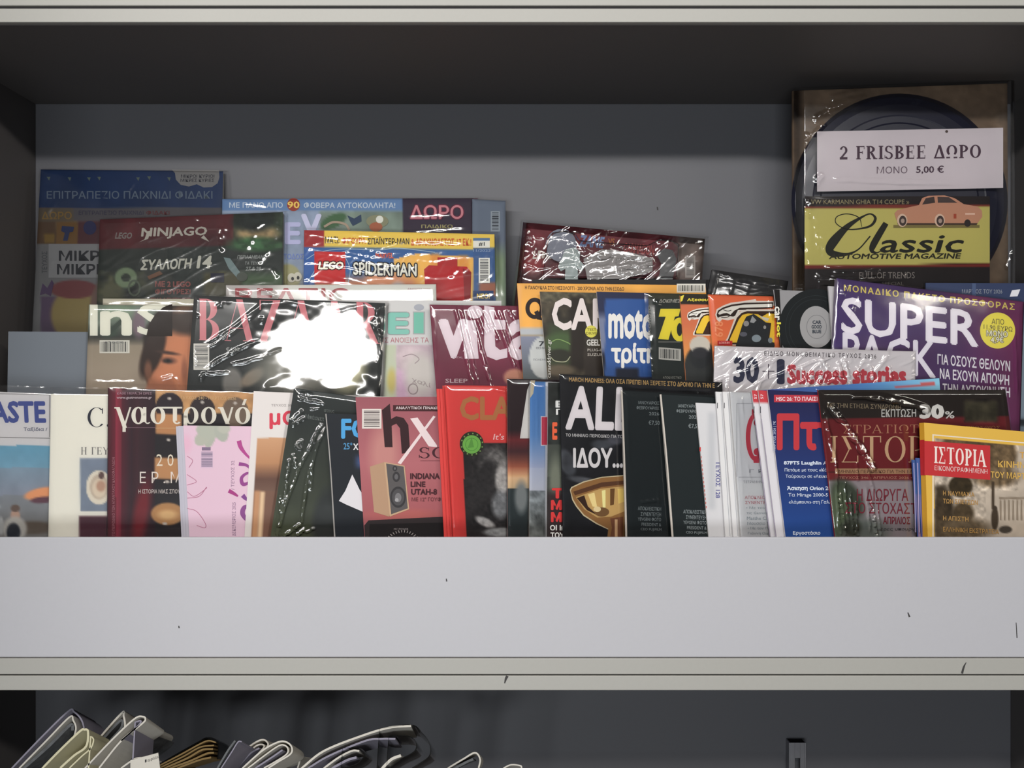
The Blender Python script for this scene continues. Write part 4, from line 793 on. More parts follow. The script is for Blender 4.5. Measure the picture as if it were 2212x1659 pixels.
k = Ink().text('TASTE',-50,866,100,914,(62,74,138),.05,it=-.05,part='title_lettering').text('Ταξίδια / Γεύση',51,923,140,933,(86,88,110),.02)
for yy in (848,942): k.rect(-90,yy,108,yy+1.5,(120,116,116),r=.02)
k.rect(106,850,108,944,(140,136,136))
it.ink(k); it.wrap(1170, 52, [(0,832,108,834,4,1.4),(20,828,40,831,4,1.8),(84,948,86,1000,3,.6),(-5,1000,0,1100,4,1)], .0005, (3,15,2), 90)
it = fitem((110,851), (500,856), (104,1160), 'cream white magazine with thin serif capitals and a square photo of a plate', .003, 5)
def paint(x, y):
    c = Cv(x, y, (206,202,190)); c.rect(173,990,400,1105,(108,118,134),2); c.noise(40,.1,3,(173,990,400,1105)); c.ell(214,1053,28,37,(200,190,172),.06); c.ell(214,1052,20,27,(176,160,142),.1); c.ell(215,1054,15,20,(196,180,158),.2); c.ell(218,1050,10,12,(170,132,110),.5); c.ell(219,1027,6,8,(90,66,62),.4); c.rect(171,1115,400,1200,(74,34,48),2); return c
it.cover(paint, 1170, 3, 1.2); it.pages()
it.ink(Ink().text('C.',189,880,240,923,(44,44,56),serif=True,T=.12,t=.02,part='title_lettering').text('Η ΓΕΥΣΗ',175,966,262,982,(100,96,96),serif=True,T=.13,t=.04))
it.wrap(1170, 53, [(115,838,225,836,4,1.2)], .0004, (3,15,2), 90)
it = fitem((233,838), (610,850), (231,1160), 'dark burgundy food magazine with large white Greek lower-case title over gold-striped photo', .003, 5)
def paint(x, y):
    c = Cv(x, y, (52,26,36)); c.hg(233,(76,24,36),250,(110,26,44)); c.hg(250,(150,40,62),262,(116,34,50)); c.hg(262,(88,26,40),285,(52,28,38)); c.hg(285,(56,26,34),300,(66,30,40)); c.hg(300,(60,30,38),336,(44,24,32)); c.ell(305,1110,16,70,(120,26,36),.9,10)
    c.rect(335,800,700,1200,(36,30,34),2); c.rect(336,800,700,893,(190,142,90),3); c.noise(12,.1,3,(336,800,700,893))
    for cx,cy,rx,cc in ((366,880,30,(44,32,38)),(437,888,28,(52,40,42)),(508,890,29,(112,92,76))): c.ell(cx,cy,rx,32,cc,.06).ell(cx,cy-19,4,3,(190,180,170),.6)
    c.rect(336,893,392,937,(184,128,80),4,.05); c.rect(334,988,394,1034,(184,132,84),4,.04); c.ell(362,1110,36,24,(176,126,74),.15).ell(362,1112,20,10,(206,166,110),.8).ell(364,950,4,3,(190,180,170),.6).ell(361,1041,5,3,(190,180,170),.6).ell(356,1131,5,3,(190,180,170),.6); return c
it.cover(paint, 1170, 2.5, 1.15, spine=(70,24,36)); it.pages()
k = Ink().text('γαστρονό',247,862,541,933,(216,210,196),serif=True,T=.18,t=.055,S=.04,gap=.04,part='title_lettering').text('ΚΑΘΕ ΜΕΡΑ, 24 ΩΡΕΣ',253,847,328,853,(170,130,144),0).text('www.gastronomos.gr',252,857,328,863,(190,170,176),.02)
k.text('2 0',338,981,375,1007,(222,210,190),.0).text('Ε Ρ . Μ',302,1019,390,1044,(222,210,200),.0).text('Η ΙΣΤΟΡΙΑ ΜΙΑΣ ΣΠΟΥΔΑΙΑΣ',299,1057,414,1066,(200,186,180),.02).text('ΤΕΥΧΟΣ 240 - ΜΑΡΤΙΟΣ 2026',390,855,510,862,(206,170,120),.0,r=.02).text('ΤΟ ΠΕΡΙΟΔΙΚΟ ΤΩΝ ΑΠΑΝΤΑΧΟΥ ΚΑΛΟΦΑΓΑΔΩΝ',242,988,248,1158,(170,110,120),0,rot=90).rect(275,923,336,924.3,(120,90,100)).rect(336,924,380,925.3,(210,170,120))
it.ink(k); it.wrap(1170, 54, [(225,832,345,833,5,2.2),(262,836,300,826,5,2),(240,836,232,900,4,1),(345,833,540,845,4,1)], .0005, (3,12,3), 70, streaks=[(228,833,300,831,3,1),(250,828,262,836,3,1),(300,830,345,836,2,1),(340,834,400,836,1.5,1)])
# pink one and the copies behind it
for q, (dx, dy) in enumerate(((-16,2),(-11,1),(-5,1))):
    it = fitem((396+dx,919+dy), (800,926), (408+dx,1160), ('rearmost', 'middle', 'front one')[q]+' of three pale thin copies edging out left of the pink magazine', .0022, 5)
    it.cover((178,174,186), 1170, 12, 1.15, spine=(150,148,160)); it.pages()
it = fitem((396,919), (800,924), (409,1160), 'pink magazine with grey-green leaves, barcode and upright purple script', .0025, 5)
def paint(x, y):
    c = Cv(x, y, (206,170,188)); c.ell(455,940,12,28,(158,160,146),.1,15).ell(437,948,18,14,(162,162,148),.1,-30).ell(447,932,24,16,(160,162,148),.1,20).ell(478,935,14,20,(156,158,146),.1,-25).ell(484,926,14,10,(166,166,152),.2).ell(400,960,14,20,(210,160,182),.8); return c
it.cover(paint, 1170, 3, 1.2, spine=(186,160,176)); it.pages()
k = Ink().bars(434,975,460,1011,(92,84,110),(196,164,186),vert=False,seed=3,pad=1).rect(436,966,455,973,(120,100,126))
k.stroke([(516,952,10),(520,966,9),(530,980,6),(542,992,4)],8,(170,60,130)).stroke([(516,1002,8),(534,1006,6),(545,1022,4),(540,1040,5),(525,1046,8),(522,1032,7),(535,1022,5),(545,1030,4)],6,(140,60,130)).stroke([(494,1060,9),(505,1066,7),(514,1072,4)],8,(160,50,120)).stroke([(524,1070,10),(532,1078,7),(545,1082,4)],8,(120,60,130)).stroke([(545,1092,5),(528,1096,9),(524,1110,10),(534,1124,7),(545,1128,4)],8,(130,66,130))
for p in ([(404,985),(416,995),(408,1010)],[(404,1025),(424,1040),(404,1048)],[(404,1062),(420,1072),(444,1056),(446,1052)],[(446,1052),(430,1072),(404,1076)],[(404,1098),(425,1105),(443,1130),(442,1140),(425,1135)]): k.stroke(p,1.1,(170,96,126))
k.text('ΔΕΚΕΜΒΡΙΟΣ 2025',501,1085,509,1158,(150,120,146),0,rot=90).text('/ ΤΕΥΧΟΣ 32',499,995,506,1058,(150,120,146),0,rot=90)
it.ink(k)
it = fitem((548,845), (900,860), (528,1160), 'white magazine with red Greek title letter above an orange-brown photo', .003, 6)
def paint(x, y):
    c = Cv(x, y, (204,196,192)); xx = x+.063*(y-845); c.x = xx; c.rect(562,946,1000,1200,(186,134,92),2); c.vg(946,(190,138,98),1000,(172,118,78),563,1000); c.vg(1000,(172,118,78),1035,(92,60,48),563,1000); c.vg(1035,(92,60,48),1060,(104,74,60),563,1000); c.vg(1060,(110,76,60),1200,(112,74,58),563,1000); c.rect(563,1060,576,1200,(178,124,84),6); c.rect(576,1062,586,1200,(206,170,130),5); c.x = x; return c
it.cover(paint, 1170, 3, 1.2, spine=(200,196,190)); it.pages()
it.ink(Ink().text('μοτ',582,887,668,927,(206,50,70),.03,part='title_lettering').text('ΤΕΥΧΟΣ 301',586,873,632,878,(120,110,110),0))
# olive bagged
it = fitem((635,838), (955,884), (584,1160), 'dark olive magazine in creased clear film with long diagonal shiny folds', .004, 6, 4, clear=.0034)
def paint(x, y):
    c = Cv(x, y, (40,46,44)); c.vg(900,(40,46,44),1160,(70,76,52)); c.noise(60,.15,4); c.ell(706,1120,30,70,(42,46,44),.5,10); return c
it.cover(paint, 1170, 3, 1.15, spine=(120,116,100)); it.pages()
k = Ink().text('Μπάσκετ',660,894,700,904,(110,116,112),0,r=.15).text('στους',700,884,722,891,(110,116,112),0,r=.1)
it.ink(k)
it.wrap(1170, 56, [(698,914,600,1150,5,2.6,10),(672,960,695,915,5,2),(702,922,652,1130,5,2.6,10),(652,1130,612,1158,5,2.2),(676,1000,670,1060,4,1.4),(625,912,655,885,5,1.8),(628,920,660,900,5,1.8),(618,1040,626,990,5,2.2),(632,980,640,1010,5,2),(614,1080,620,1040,4,2),(605,1110,611,1080,4,1.6),(640,858,700,872,5,1.6),(648,850,672,855,5,2),(612,950,592,1100,4,1.4),(640,960,655,950,4,2),(660,1140,640,1158,5,2)], .0007, (6,6,3), 90, .0018, 2.0, streaks=[(699,916,598,1152,2.4,1.5,10),(702,924,652,1128,2.4,1.5,10),(652,1128,614,1158,2.6,1.5),(672,962,696,916,2,1),(628,912,656,888,2.6,1),(628,922,662,900,2,1),(640,960,648,972,5,1.5),(622,1030,628,990,2.6,1),(632,985,640,1010,2,1),(612,1085,620,1045,2.4,1),(604,1112,611,1082,1.6,1),(640,862,700,874,1.6,1),(660,850,676,856,4,1),(592,1120,606,1070,1.6,1),(670,884,690,882,2,1),(598,1155,620,1148,2,1),(660,1150,680,1140,2,1)])
it = fitem((703,893), (1050,905), (722,1160), 'black magazine with bright blue capital letter and a white pointed shape', .0035, 5)
it.cover(lambda x, y: Cv(x, y, (24,29,36)).rect(770,985,800,1010,(60,80,130),14), 1170, 5, 1.15, spine=(140,136,134)); it.pages()
k = Ink().text('FO',737,904,800,948,(64,152,212),.05,part='title_lettering').text('25°',742,956,761,971,(70,140,190),.02).text('X',763,958,774,972,(206,206,206),.04).poly([(761,1025),(777,1058),(785,1070),(785,1106),(762,1096),(748,1090),(732,1082),(746,1060)],(206,202,206)).stroke([(704,894,2.5),(714,1010,2.5),(723,1160,3)],3,(150,146,142))
it.ink(k)
it = fitem((768,858), (1180,856), (787,1160), 'rose-pink hi-fi magazine with a wooden loudspeaker picture', .0035, 5)
def paint(x, y):
    c = Cv(x, y, (160,84,92)); c.vg(850,(146,74,84),1000,(170,92,98)); c.vg(1000,(170,92,98),1130,(158,78,82)); c.ell(830,980,30,60,(184,118,112),.9); c.ell(870,1112,70,12,(170,84,80),.9); return c
it.cover(paint, 1170, 4, 1.15, spine=(130,70,76)); it.pages()
k = Ink().bars(782,883,824,926,(90,80,80),(206,196,188),vert=False,seed=7,pad=4)
k.poly([(825,886),(842,872),(845,905),(856,899),(872,903),(882,918),(886,978),(868,980),(864,925),(856,915),(846,920),(848,966),(831,966)],(52,28,32),'title_lettering').poly([(886,904),(902,902),(944,962),(944,966),(926,964)],(216,196,196),'title_lettering').poly([(936,898),(941,900),(866,1003),(859,1000)],(216,196,196),'title_lettering')
k.rect(849,875,945,888,(66,30,34),r=.005).text('ΑΝΑΛΥΤΙΚΟΙ ΠΙΝΑΚΕΣ ΜΟΝΤΕΛΩΝ',855,878,1010,884,(206,190,190),.02).text('SO',905,966,964,990,(66,30,38),serif=True,T=.15,t=.05).rect(908,995,960,996,(120,60,66))
k.poly([(799,1008),(830,998),(842,1113),(840,1116),(808,1106)],(172,134,104)).poly([(830,998),(874,1006),(884,1100),(842,1116)],(186,150,116)).poly([(834,1001),(872,1008),(881,1098),(845,1111)],(84,80,80)).ell(860,1074,17,23,(52,50,52)).ell(860,1074,13,18,(74,72,74)).ell(860,1075,7,10,(112,110,112)).ell(857,1080,4,4,(150,148,150)).ell(856,1030,8,11,(54,52,54)).ell(856,1030,4,6,(92,90,92)).ell(853,1012,5,6,(54,52,54)).ell(853,1012,2,3,(96,94,96))
k.text('INDIANA',886,1022,950,1035,(66,30,36),.05).text('LINE',887,1040,919,1052,(66,30,36),.05).text('UTAH-8',888,1056,944,1069,(66,30,36),.05).text("ΜΕ 12'' ΓΟΥΦΕΡ",889,1074,966,1083,(110,54,58),.02)
k.poly([(787,1135),(796,1124),(960,1116),(960,1165),(788,1165)],(44,36,38)).rect(798,1132,960,1165,(26,22,24),r=-.02).text('MC POWER',851,1141,882,1145,(140,130,130),0)
for j in range(15):
    a = R(160-j*9.5); cx_, cy_ = 870, 1180; k.stroke([(cx_+34*math.cos(a),cy_-30*math.sin(a)),(cx_+40*math.cos(a),cy_-35*math.sin(a))],1.2,(170,164,160))
it.ink(k)
# the red copies
for q, (dx, dy) in enumerate(((-18,8),(-11,8),(-5,1))):
    it = fitem((961+dx,832+dy), (1300,846), (979+dx*1.1,1160), ('rearmost', 'middle', 'front one')[q]+' of three red spines directly left of the red guitar magazine cover', .0026, 5)
    it.cover((214,56,52), 1170, 12, 1.15, spine=(190,40,42)); it.pages()
it = fitem((961,832), (1400,838), (979,1160), 'red magazine with gold capitals, green badge and a black-and-white photo', .003, 5, clear=.0012)
def paint(x, y):
    c = Cv(x, y, (216,58,54)); xl = 999+(y-957)*.04; m = ((y > 957) & (x > xl)).astype(float); c.mix(m, (38,34,34)); q = Cv(x, y, (38,34,34)); q.noise(40,.4,3); q.ell(1070,1010,34,44,(92,88,86),.5); q.noise(10,.6,8,(1020,960,1120,1130)); q.ell(1040,1060,24,50,(48,44,44),.6,30); q.ell(1086,1036,16,34,(166,160,156),.4); q.ell(1082,1090,20,30,(120,120,122),.5); q.ell(1048,1128,22,9,(170,166,164),.5,25); q.ell(1085,1150,40,10,(150,150,150),.4); q.ell(1050,1020,16,30,(42,38,38),.6,20); q.noise(6,.25,9); c.c = np.where(m[..., None] > 0, q.c, c.c); return c
it.cover(paint, 1170, 2.5, 1.15, spine=(190,40,42)); it.pages()
k = Ink().text('CLASSIC',993,856,1215,908,(176,112,62),.05,part='title_lettering').ell(1019,959,26,27,(44,46,32)).ell(1019,960,20,20,(110,176,70)).ringe(1019,960,14,14,1.2,(80,140,56)).poly([(1019,944),(1024,966),(1010,968)],(90,150,60)).text("It's",1065,937,1088,950,(226,190,190),.01,it=.2)
for j in range(14):
    a = R(200+j*25); k.rect(1018+23*math.cos(a),958+23*math.sin(a),1021+23*math.cos(a),961+23*math.sin(a),(120,150,80))
it.ink(k); it.wrap(1170, 58, [(967,848,982,1150,3.5,1.4),(1060,838,1090,846,5,1.6)], .0005, (3,3,3), 90)
it = fitem((1096,818), (1480,826), (1097,1160), 'magazine with dark red sunset cover seen as a narrow strip right of the red one', .003, 6)
def paint(x, y):
    c = Cv(x, y, (40,22,26)); c.vg(930,(44,20,26),950,(112,34,38)); c.vg(950,(112,34,38),975,(70,34,38)); c.vg(975,(70,34,38),1008,(158,84,60)); c.vg(1008,(164,90,64),1030,(206,164,120)); c.vg(1030,(206,170,130),1056,(190,160,120)); c.vg(1056,(44,54,56),1200,(34,42,44)); c.ell(1126,1074,14,34,(120,124,124),.6); return c
it.cover(paint, 1170, 3, 1.2, spine=(150,120,116)); it.pages()
it.ink(Ink().poly([(1139,842),(1146,825),(1146,947),(1123,947)],(200,196,192),'title_lettering')); it.wrap(1170, 59, [(1100,830,1102,1150,3.5,1.6),(1098,840,1097,1000,3,1)], .0004, (3,3,2), 90)
it = fitem((1145,824), (1500,832), (1143,1160), 'magazine with bright blue sky strip, red tab and grey trees at its foot', .003, 6)
def paint(x, y):
    c = Cv(x, y, (64,116,176)); c.vg(830,(58,112,176),940,(80,126,180)); c.vg(940,(80,126,180),1010,(150,158,184)); c.vg(1010,(160,166,186),1060,(176,178,190)); c.vg(1060,(120,126,130),1200,(96,98,92)); c.noise(12,.5,3,(1100,1060,1300,1200)); c.rect(1178,820,1400,1200,(196,196,200)); return c
it.cover(paint, 1170, 3, 1.15, spine=(180,170,160)); it.pages()
it.ink(Ink().rect(1168,899,1184,963,(196,190,196)).rect(1170,901,1184,961,(190,50,74)).poly([(1146,822),(1156,822),(1152,850),(1145,860)],(176,164,140))); it.wrap(1170, 60, [(1150,840,1148,1100,3.5,1),(1158,850,1160,960,3,.8)], .0004, (3,3,2), 90)
it = fitem((1184,826), (1560,834), (1181,1160), 'dark green and black magazine strip with orange and red letters, left of the trophy cover', .003, 6)
def paint(x, y): return Cv(x, y, (34,38,36)).noise(24,.5,3).vg(960,(56,60,54),1030,(60,66,58)).ell(1200,1040,14,50,(96,100,86),.8).rect(1181,1062,1300,1200,(44,30,32),20)
it.cover(paint, 1170, 3, 1.2, spine=(190,188,186)); it.pages()
k = Ink().text('Ε',1201,866,1216,880,(200,200,196),.06,out=(150,150,150),ow=1.5).text('Γ',1201,883,1216,896,(200,200,196),.04).text('Ε',1193,912,1204,950,(214,80,44),.08).text('Τ',1192,1054,1216,1077,(200,44,44),.08).text('Μ',1190,1080,1214,1102,(200,44,44),.08).text('Μ',1190,1106,1214,1128,(200,44,44),.08).text('ΟΙ ΚΥΠ',1188,1134,1240,1146,(206,204,200),.05).text('ΤΟΥΣ',1189,1150,1228,1162,(206,204,200),.05)
it.ink(k)
it = fitem((1209,808), (1560,826), (1216,1160), 'black basketball magazine with tall white capitals and a golden trophy cup', .003, 5, clear=.0012)
def paint(x, y):
    c = Cv(x, y, (26,26,30)); c.ell(1226,1000,16,30,(66,68,74),.3,-20).ell(1262,1038,34,7,(84,86,92),.5,10).ell(1300,960,24,10,(60,62,68),.5).ell(1330,950,20,10,(70,70,78),.6).noise(26,.3,7); return c
it.cover(paint, 1170, 3, 1.2); it.pages()
k = Ink().text('MARCH MADNESS: ΟΛΑ ΟΣΑ ΠΡΕΠΕΙ ΝΑ ΞΕΡΕΤΕ ΣΤΟ ΔΡΟΜΟ ΓΙΑ ΤΗΝ Ε',1229,814,1544,824,(186,146,84),.025,r=.045)
k.text('ALL',1221,833,1368,928,(212,204,206),.04,r=.02,it=.04,part='title_lettering').text('ΤΟ ΜΗΝΙΑΙΟ ΠΕΡΙΟΔΙΚΟ ΓΙΑ ΤΟ',1222,936,1345,943,(190,186,186),.03,r=.03).text('ΙΔΟΥ...',1238,967,1346,1011,(214,208,208),.05,r=.0)
cup = [(1233,1060),(1236,1054),(1262,1042),(1300,1032),(1350,1028),(1350,1160),(1312,1160),(1314,1142),(1290,1130),(1262,1112),(1246,1092),(1238,1078)]
k.poly([(x-2 if x < 1300 else x, y+(2 if y > 1060 else -2)) for x, y in cup],(206,190,150)).poly(cup,(150,104,54))
k.poly([(1238,1062),(1300,1042),(1350,1038),(1350,1046),(1300,1052),(1242,1070)],(96,58,34)).poly([(1244,1074),(1296,1056),(1350,1050),(1350,1104),(1320,1116),(1290,1118),(1262,1100)],(196,158,92))
k.poly([(1246,1076),(1262,1070),(1270,1094),(1292,1114),(1268,1102)],(60,36,24)).poly([(1270,1068),(1284,1064),(1290,1096),(1280,1094)],(226,206,140)).poly([(1300,1060),(1308,1058),(1308,1096),(1302,1098)],(236,220,150)).poly([(1318,1056),(1328,1055),(1326,1090),(1318,1092)],(110,72,34)).poly([(1334,1056),(1348,1055),(1348,1084),(1336,1088)],(216,186,96)).ell(1300,1106,16,10,(120,84,46)).ell(1290,1100,8,6,(220,200,150)).poly([(1318,1120),(1346,1116),(1346,1160),(1318,1160),(1322,1140)],(120,70,44)).poly([(1328,1122),(1334,1122),(1334,1160),(1328,1160)],(206,166,120))
it.ink(k); it.wrap(1170, 61, [(1344,850,1352,1156,3.5,1.2),(1216,840,1220,1150,3,.8),(1350,835,1540,846,4,1.2)], .0005, (3,3,3), 80)
for q, (TLx, TLy, BLx, lab) in enumerate(((1342,843,1352,'near-black magazine with small grey date and price, left one of the identical pair'),(1426,852,1452,'near-black magazine with small grey date and price, right one of the identical pair'))):
    it = fitem((TLx,TLy), (TLx+380,TLy+22), (BLx,1160), lab, .0032, 5)
    it.cover((28,35,37), 1170, 8, 1.15, spine=(186,178,170)); it.pages()
    dx, dy = (0, 0) if q == 0 else (86, 7); sl = .03 if q else 0
    k = Ink().stroke([(TLx+1,TLy,3.5),((TLx+BLx)/2+2,1000,3.5),(BLx+1,1160,4)],4,(190,180,170),'spine_edge')
    for t_, x0, y0, x1, y1 in (('ΙΑΝΟΥΑΡΙΟΣ',1379,866,1424,873),('ΦΕΒΡΟΥΑΡΙΟΣ',1375,877,1424,884),('2026',1402,890,1424,897),('€7,50',1401,908,1425,919),('ΑΠΟΚΛΕΙΣΤΙΚΗ',1378,1094,1428,1102),('ΣΥΝΕΝΤΕΥΞΗ',1384,1106,1428,1114),('YEVGENI ΦΩΤΟ',1378,1117,1428,1125),('PRESIDENT &',1386,1129,1428,1136),('CEO FUJIFILM',1384,1140,1429,1147)):
        k.text(t_, x0+dx+(12 if q and y0 > 1000 else 0), y0+dy, x1+dx+(12 if q and y0 > 1000 else 0), y1+dy, (126,134,136), .01, r=.03)
    it.ink(k)
    if q == 0: it.wrap(1170, 62, [(1352,860,1358,1000,3,1),(1420,1050,1424,1150,3,1),(1380,1085,1425,1080,4,1.4)], .0006, (3,3,3), 60, tex=2)
# white ones
it = fitem((1503,870), (1850,884), (1531,1160), 'white magazine with a column of tiny blue spine letters beside the black pair', .0028, 5)
it.cover(lambda x, y: Cv(x, y, (196,194,196)).rect(1530,890,1545,1100,(178,178,182),10), 1170, 5, 1.2, spine=(190,186,184)); it.pages()
k = Ink().text('ΤΕΥΧΟΣ 128',1546,996,1556,1076,(80,80,140),.03,rot=-90).rect(1511,966,1514,975,(200,60,60))
for j in range(13): k.rect(1514+j*.9,985+j*9,1515.6+j*.9,990+j*9,(200,90,80))
it.ink(k)
for q, (a, b) in enumerate(((1546,1567),(1561,1584))):
    it = fitem((a,846), (a+360,860), (b,1160), ('left', 'right')[q]+' one of two plain white spines between the black pair and the red ring emblem', .0032, 5)
    it.cover((206,204,204), 1170, 12, 1.2, spine=(196,194,196)); it.pages(); it.ink(Ink().rect(a+3,870,a+4.5,882,(60,60,66),part='staple').stroke([(a+11,850),(b+10,1158)],1.2,(160,160,166)))
it = fitem((1577,846), (1925,862), (1601,1160), 'pale grey magazine with a red ring emblem in a thin square frame', .003, 5, clear=.0018)
it.cover(lambda x, y: Cv(x, y, (190,190,192)).rect(1594,860,1900,1040,(184,184,188),6), 1170, 5, 1.15, spine=(200,198,198)); it.pages()
k = Ink()
for a in ((1591,871,1592.3,1030),(1591,871,1700,872.3),(1596,1030,1700,1031.3)): k.rect(*a,(140,140,146),it=0)
k.ringe(1632,944,21,52,10,(178,48,66)).rect(1624,884,1640,900,(178,48,66)).poly([(1626,985),(1642,985),(1640,1000),(1628,1000)],(178,48,66)).ell(1636,913,8,8,(178,48,66)).ell(1636,976,8,8,(178,48,66))
k.text('Γ Ρ Α',1619,1014,1672,1021,(110,110,120),.0).text('ΤΕΤΡΑΜΗΝΙΑΙΟ',1606,1038,1660,1044,(130,130,136),0).text('ΑΠΟΚΛΕΙΣΤΙΚΕΣ',1609,1071,1680,1078,(176,100,110),.0).text('ΣΥΝΕΝΤΕΥΞΕΙΣ',1610,1082,1680,1089,(176,100,110),.0)
for j, tx in enumerate(('• Με τον Γιάννη','τις Garrett χρόνια','Matthe Cast & Al','Μουσείο "Satin" σ','• Με τον Πρόεδρο','Γιάννη Οικονόμου')): k.text(tx,1612+j*.8,1094+j*11,1690,1101+j*11,(130,140,146),0)
it.ink(k); it.wrap(1170, 64, [(1600,860,1604,900,3,1.2),(1612,1000,1620,1040,3,1),(1590,860,1606,1150,3,.8)], .0005, (3,3,3), 80)
# aviation: two copies behind, one in front
for q, dx in enumerate((-32,-18)):
    it = fitem((1656+dx,843), (1990,858), (1694+dx*.9,1160), ('left', 'right')[q]+' one of two white and red magazine spines left of the navy aviation magazine', .003, 5)
    it.cover(lambda x, y: Cv(x, y, (204,200,204)).rect(1500,800,2100,871,(196,54,62)), 1170, 6, 1.15, spine=(200,196,200)); it.pages()
    k = Ink().text('57',1656+dx+5,851,1656+dx+11,862,(226,190,196),.02,rot=90).rect(1660+dx,878,1661.6+dx,892,(60,60,70),part='staple')
    k.stroke([(1663+dx,905),(1678+dx*.95,1040),(1692+dx*.9,1158)],1.5,(150,140,160)); it.ink(k)
it = fitem((1658,842), (2010,858), (1697,1160), 'navy blue aviation magazine with red Greek capitals and a red strip on top', .003, 5)
def paint(x, y):
    c = Cv(x, y, (34,34,78)); c.vg(850,(32,32,72),1010,(34,52,112)); c.vg(1010,(34,52,112),1200,(28,72,148)); return c
it.cover(paint, 1170, 6, 1.15, spine=(200,196,200)); it.pages()
k = Ink().rect(1672,853,1800,869,(186,48,62),r=.005).text('MSC 26: ΤΟ ΠΛΑΙΣΙΟ',1677,857,1774,866,(222,196,200),.03).text('Πτ',1678,893,1768,973,(192,48,56),.05,part='title_lettering',it=0).rect(1762,912,1790,924,(192,48,56)).text('ΜΑΡΤΙΟΣ 2026 | 7€',1670,910,1677,974,(170,176,200),.02,rot=90)
for tx, x0, y0, x1, y1, bo in (('87FTS Laughlin Air',1693,996,1796,1006,.05),('Πετάμε με τους «Κόκκινους',1695,1011,1822,1020,.01),('Ταύρους» σε «Λευκούς',1697,1025,1800,1034,.01),('Άσκηση Orion 2026',1700,1050,1808,1061,.05),('Τα Mirage 2000-5 ΜΚ2',1703,1065,1816,1075,.01),('«λάμπουν» στη Γαλλία',1704,1080,1806,1090,.01),('Εργοστάσιο',1713,1147,1772,1157,.03)): k.text(tx,x0,y0,x1,y1,(196,204,220),bo)
it.ink(k)
# military history, in glossy film
it = fitem((1767,842), (2172,842), (1804,1160), 'bagged history magazine with black header, red panel and cream serif title', .004, 4, 4, clear=.0044)
def paint(x, y):
    c = Cv(x, y, (42,34,30)); c.rect(1700,906,2300,1020,(118,34,38),3,-.015); c.noise(90,.12,3); c.rect(2083,866,2155,912,(66,60,44),8).noise(16,.4,5,(2083,860,2160,915)); c.rect(1700,1020,2300,1038,(124,40,42)); c.rect(1700,1038,2300,1200,(150,138,142),3); c.ell(1830,1080,30,50,(66,74,60),.4,-30).ell(1812,1110,20,60,(84,96,70),.5).ell(1870,1150,50,30,(110,116,110),.6).ell(1840,1140,20,20,(60,64,52),.6); return c
it.cover(paint, 1170, 3, 1.2, spine=(150,40,44)); it.pages()
k = Ink().text('ΜΕ ΤΗΝ ΕΤΗΣΙΑ ΣΥΝΔΡΟΜΗ',1788,870,1946,880,(146,128,100),0,r=.03).text('ΕΚΠΤΩΣΗ',1904,884,1979,901,(200,196,190),.02,r=-.01).text('30',1986,873,2040,905,(216,212,206),.08).text('%',2041,888,2062,904,(206,202,196),.03)
k.text('ΣΤΡΑΤΙΩΤΙΚΗ',1822,918,2042,936,(190,130,96),serif=True,T=.11,t=.04,r=-.005).text('ΙΣΤΟΡΙΑ',1794,942,2080,999,(206,166,124),serif=True,T=.13,t=.035,part='title_lettering').rect(1804,1012,2150,1024,(172,128,92)).text('ΜΗΝΙΑΙΟ ΠΕΡΙΟΔΙΚΟ ΓΙΑ ΤΗΝ ΕΛΛΗΝΙΚΗ',1812,1015,2010,1022,(96,60,48),.02).text('ΤΕΥΧΟΣ 346 - ΑΠΡΙΛΙΟΣ 2026 • €7,90',1812,1029,2000,1035,(180,120,100),.02)
k.text('Η ΔΙΩΡΥΓΑ',1851,1056,1962,1082,(134,44,58),.01).text('ΣΤΟ ΣΤΟΧΑΣΤΡΟ',1826,1085,2010,1109,(134,44,58),.01,r=.01).text('ΑΠΡΙΛΙΟΣ',1908,1116,1966,1132,(134,44,58),.03,r=.01).text('μέρες υπουργού',1896,1139,1990,1148,(80,76,80),.0).text('ΠΟΛΕΜΟΥ ΠΡΟΣΘΙΟΣ',2010,920,2160,928,(170,110,60),.0)
it.ink(k)
it.wrap(1170, 66, [(1784,870,1890,1018,9,3.2,-4),(1840,856,2010,886,10,2.6,-8),(1776,880,1800,1000,4,1.6),(1784,900,1812,1040,4,1.6),(1802,960,1810,1155,4,1.8),(1812,1060,1826,1155,4.5,2),(1822,1040,1830,1120,4,1.8),(1834,1060,1842,1155,4,1.8),(1846,1080,1850,1158,4,2),(1880,1080,1892,1158,5,2.2),(1868,1050,1878,1150,4,1.6),(1894,1100,1902,1158,4,1.6),(1848,1000,1852,1040,4,1.6),(1862,980,1900,1100,3,1)], .0006, (4,4,4), 90, .0018, 2.0, streaks=[(1789,876,1886,1016,8,4,-5),(1838,857,2005,886,7,3,-8),(1778,890,1792,960,2,1),(1790,950,1806,1040,1.8,1),(1806,1000,1815,1155,2,1),(1812,1070,1826,1155,3,1),(1824,1040,1832,1130,2,1),(1836,1060,1846,1158,2.4,1),(1850,1090,1853,1158,2.6,1),(1872,1050,1880,1140,2,1),(1882,1090,1893,1158,4,1.2),(1896,1110,1903,1158,2,1),(1848,1000,1852,1036,2,1),(1866,990,1884,1060,1.6,1)])
for q, dx in enumerate((-14,-6)):
    it = fitem((1985+dx,986-dx*.5), (2325,1007), (1998+dx,1160), ('left', 'right')[q]+' one of two thin blue and pink spines left of the yellow bordered magazine', .003, 4)
    it.cover(lambda x, y: Cv(x, y, (64,94,156)).vg(1070,(96,100,150),1180,(164,120,146)), 1170, 5, 1.15, spine=(60,86,150)); it.pages()
    it.ink(Ink().stroke([(1988+dx,1000),(1992+dx,1150)],2,(160,150,190)))
it = fitem((1996,913), (2365,946), (2004,1160), 'yellow bordered history magazine with red title block and sepia street photo, farthest right', .008, 5, 4)
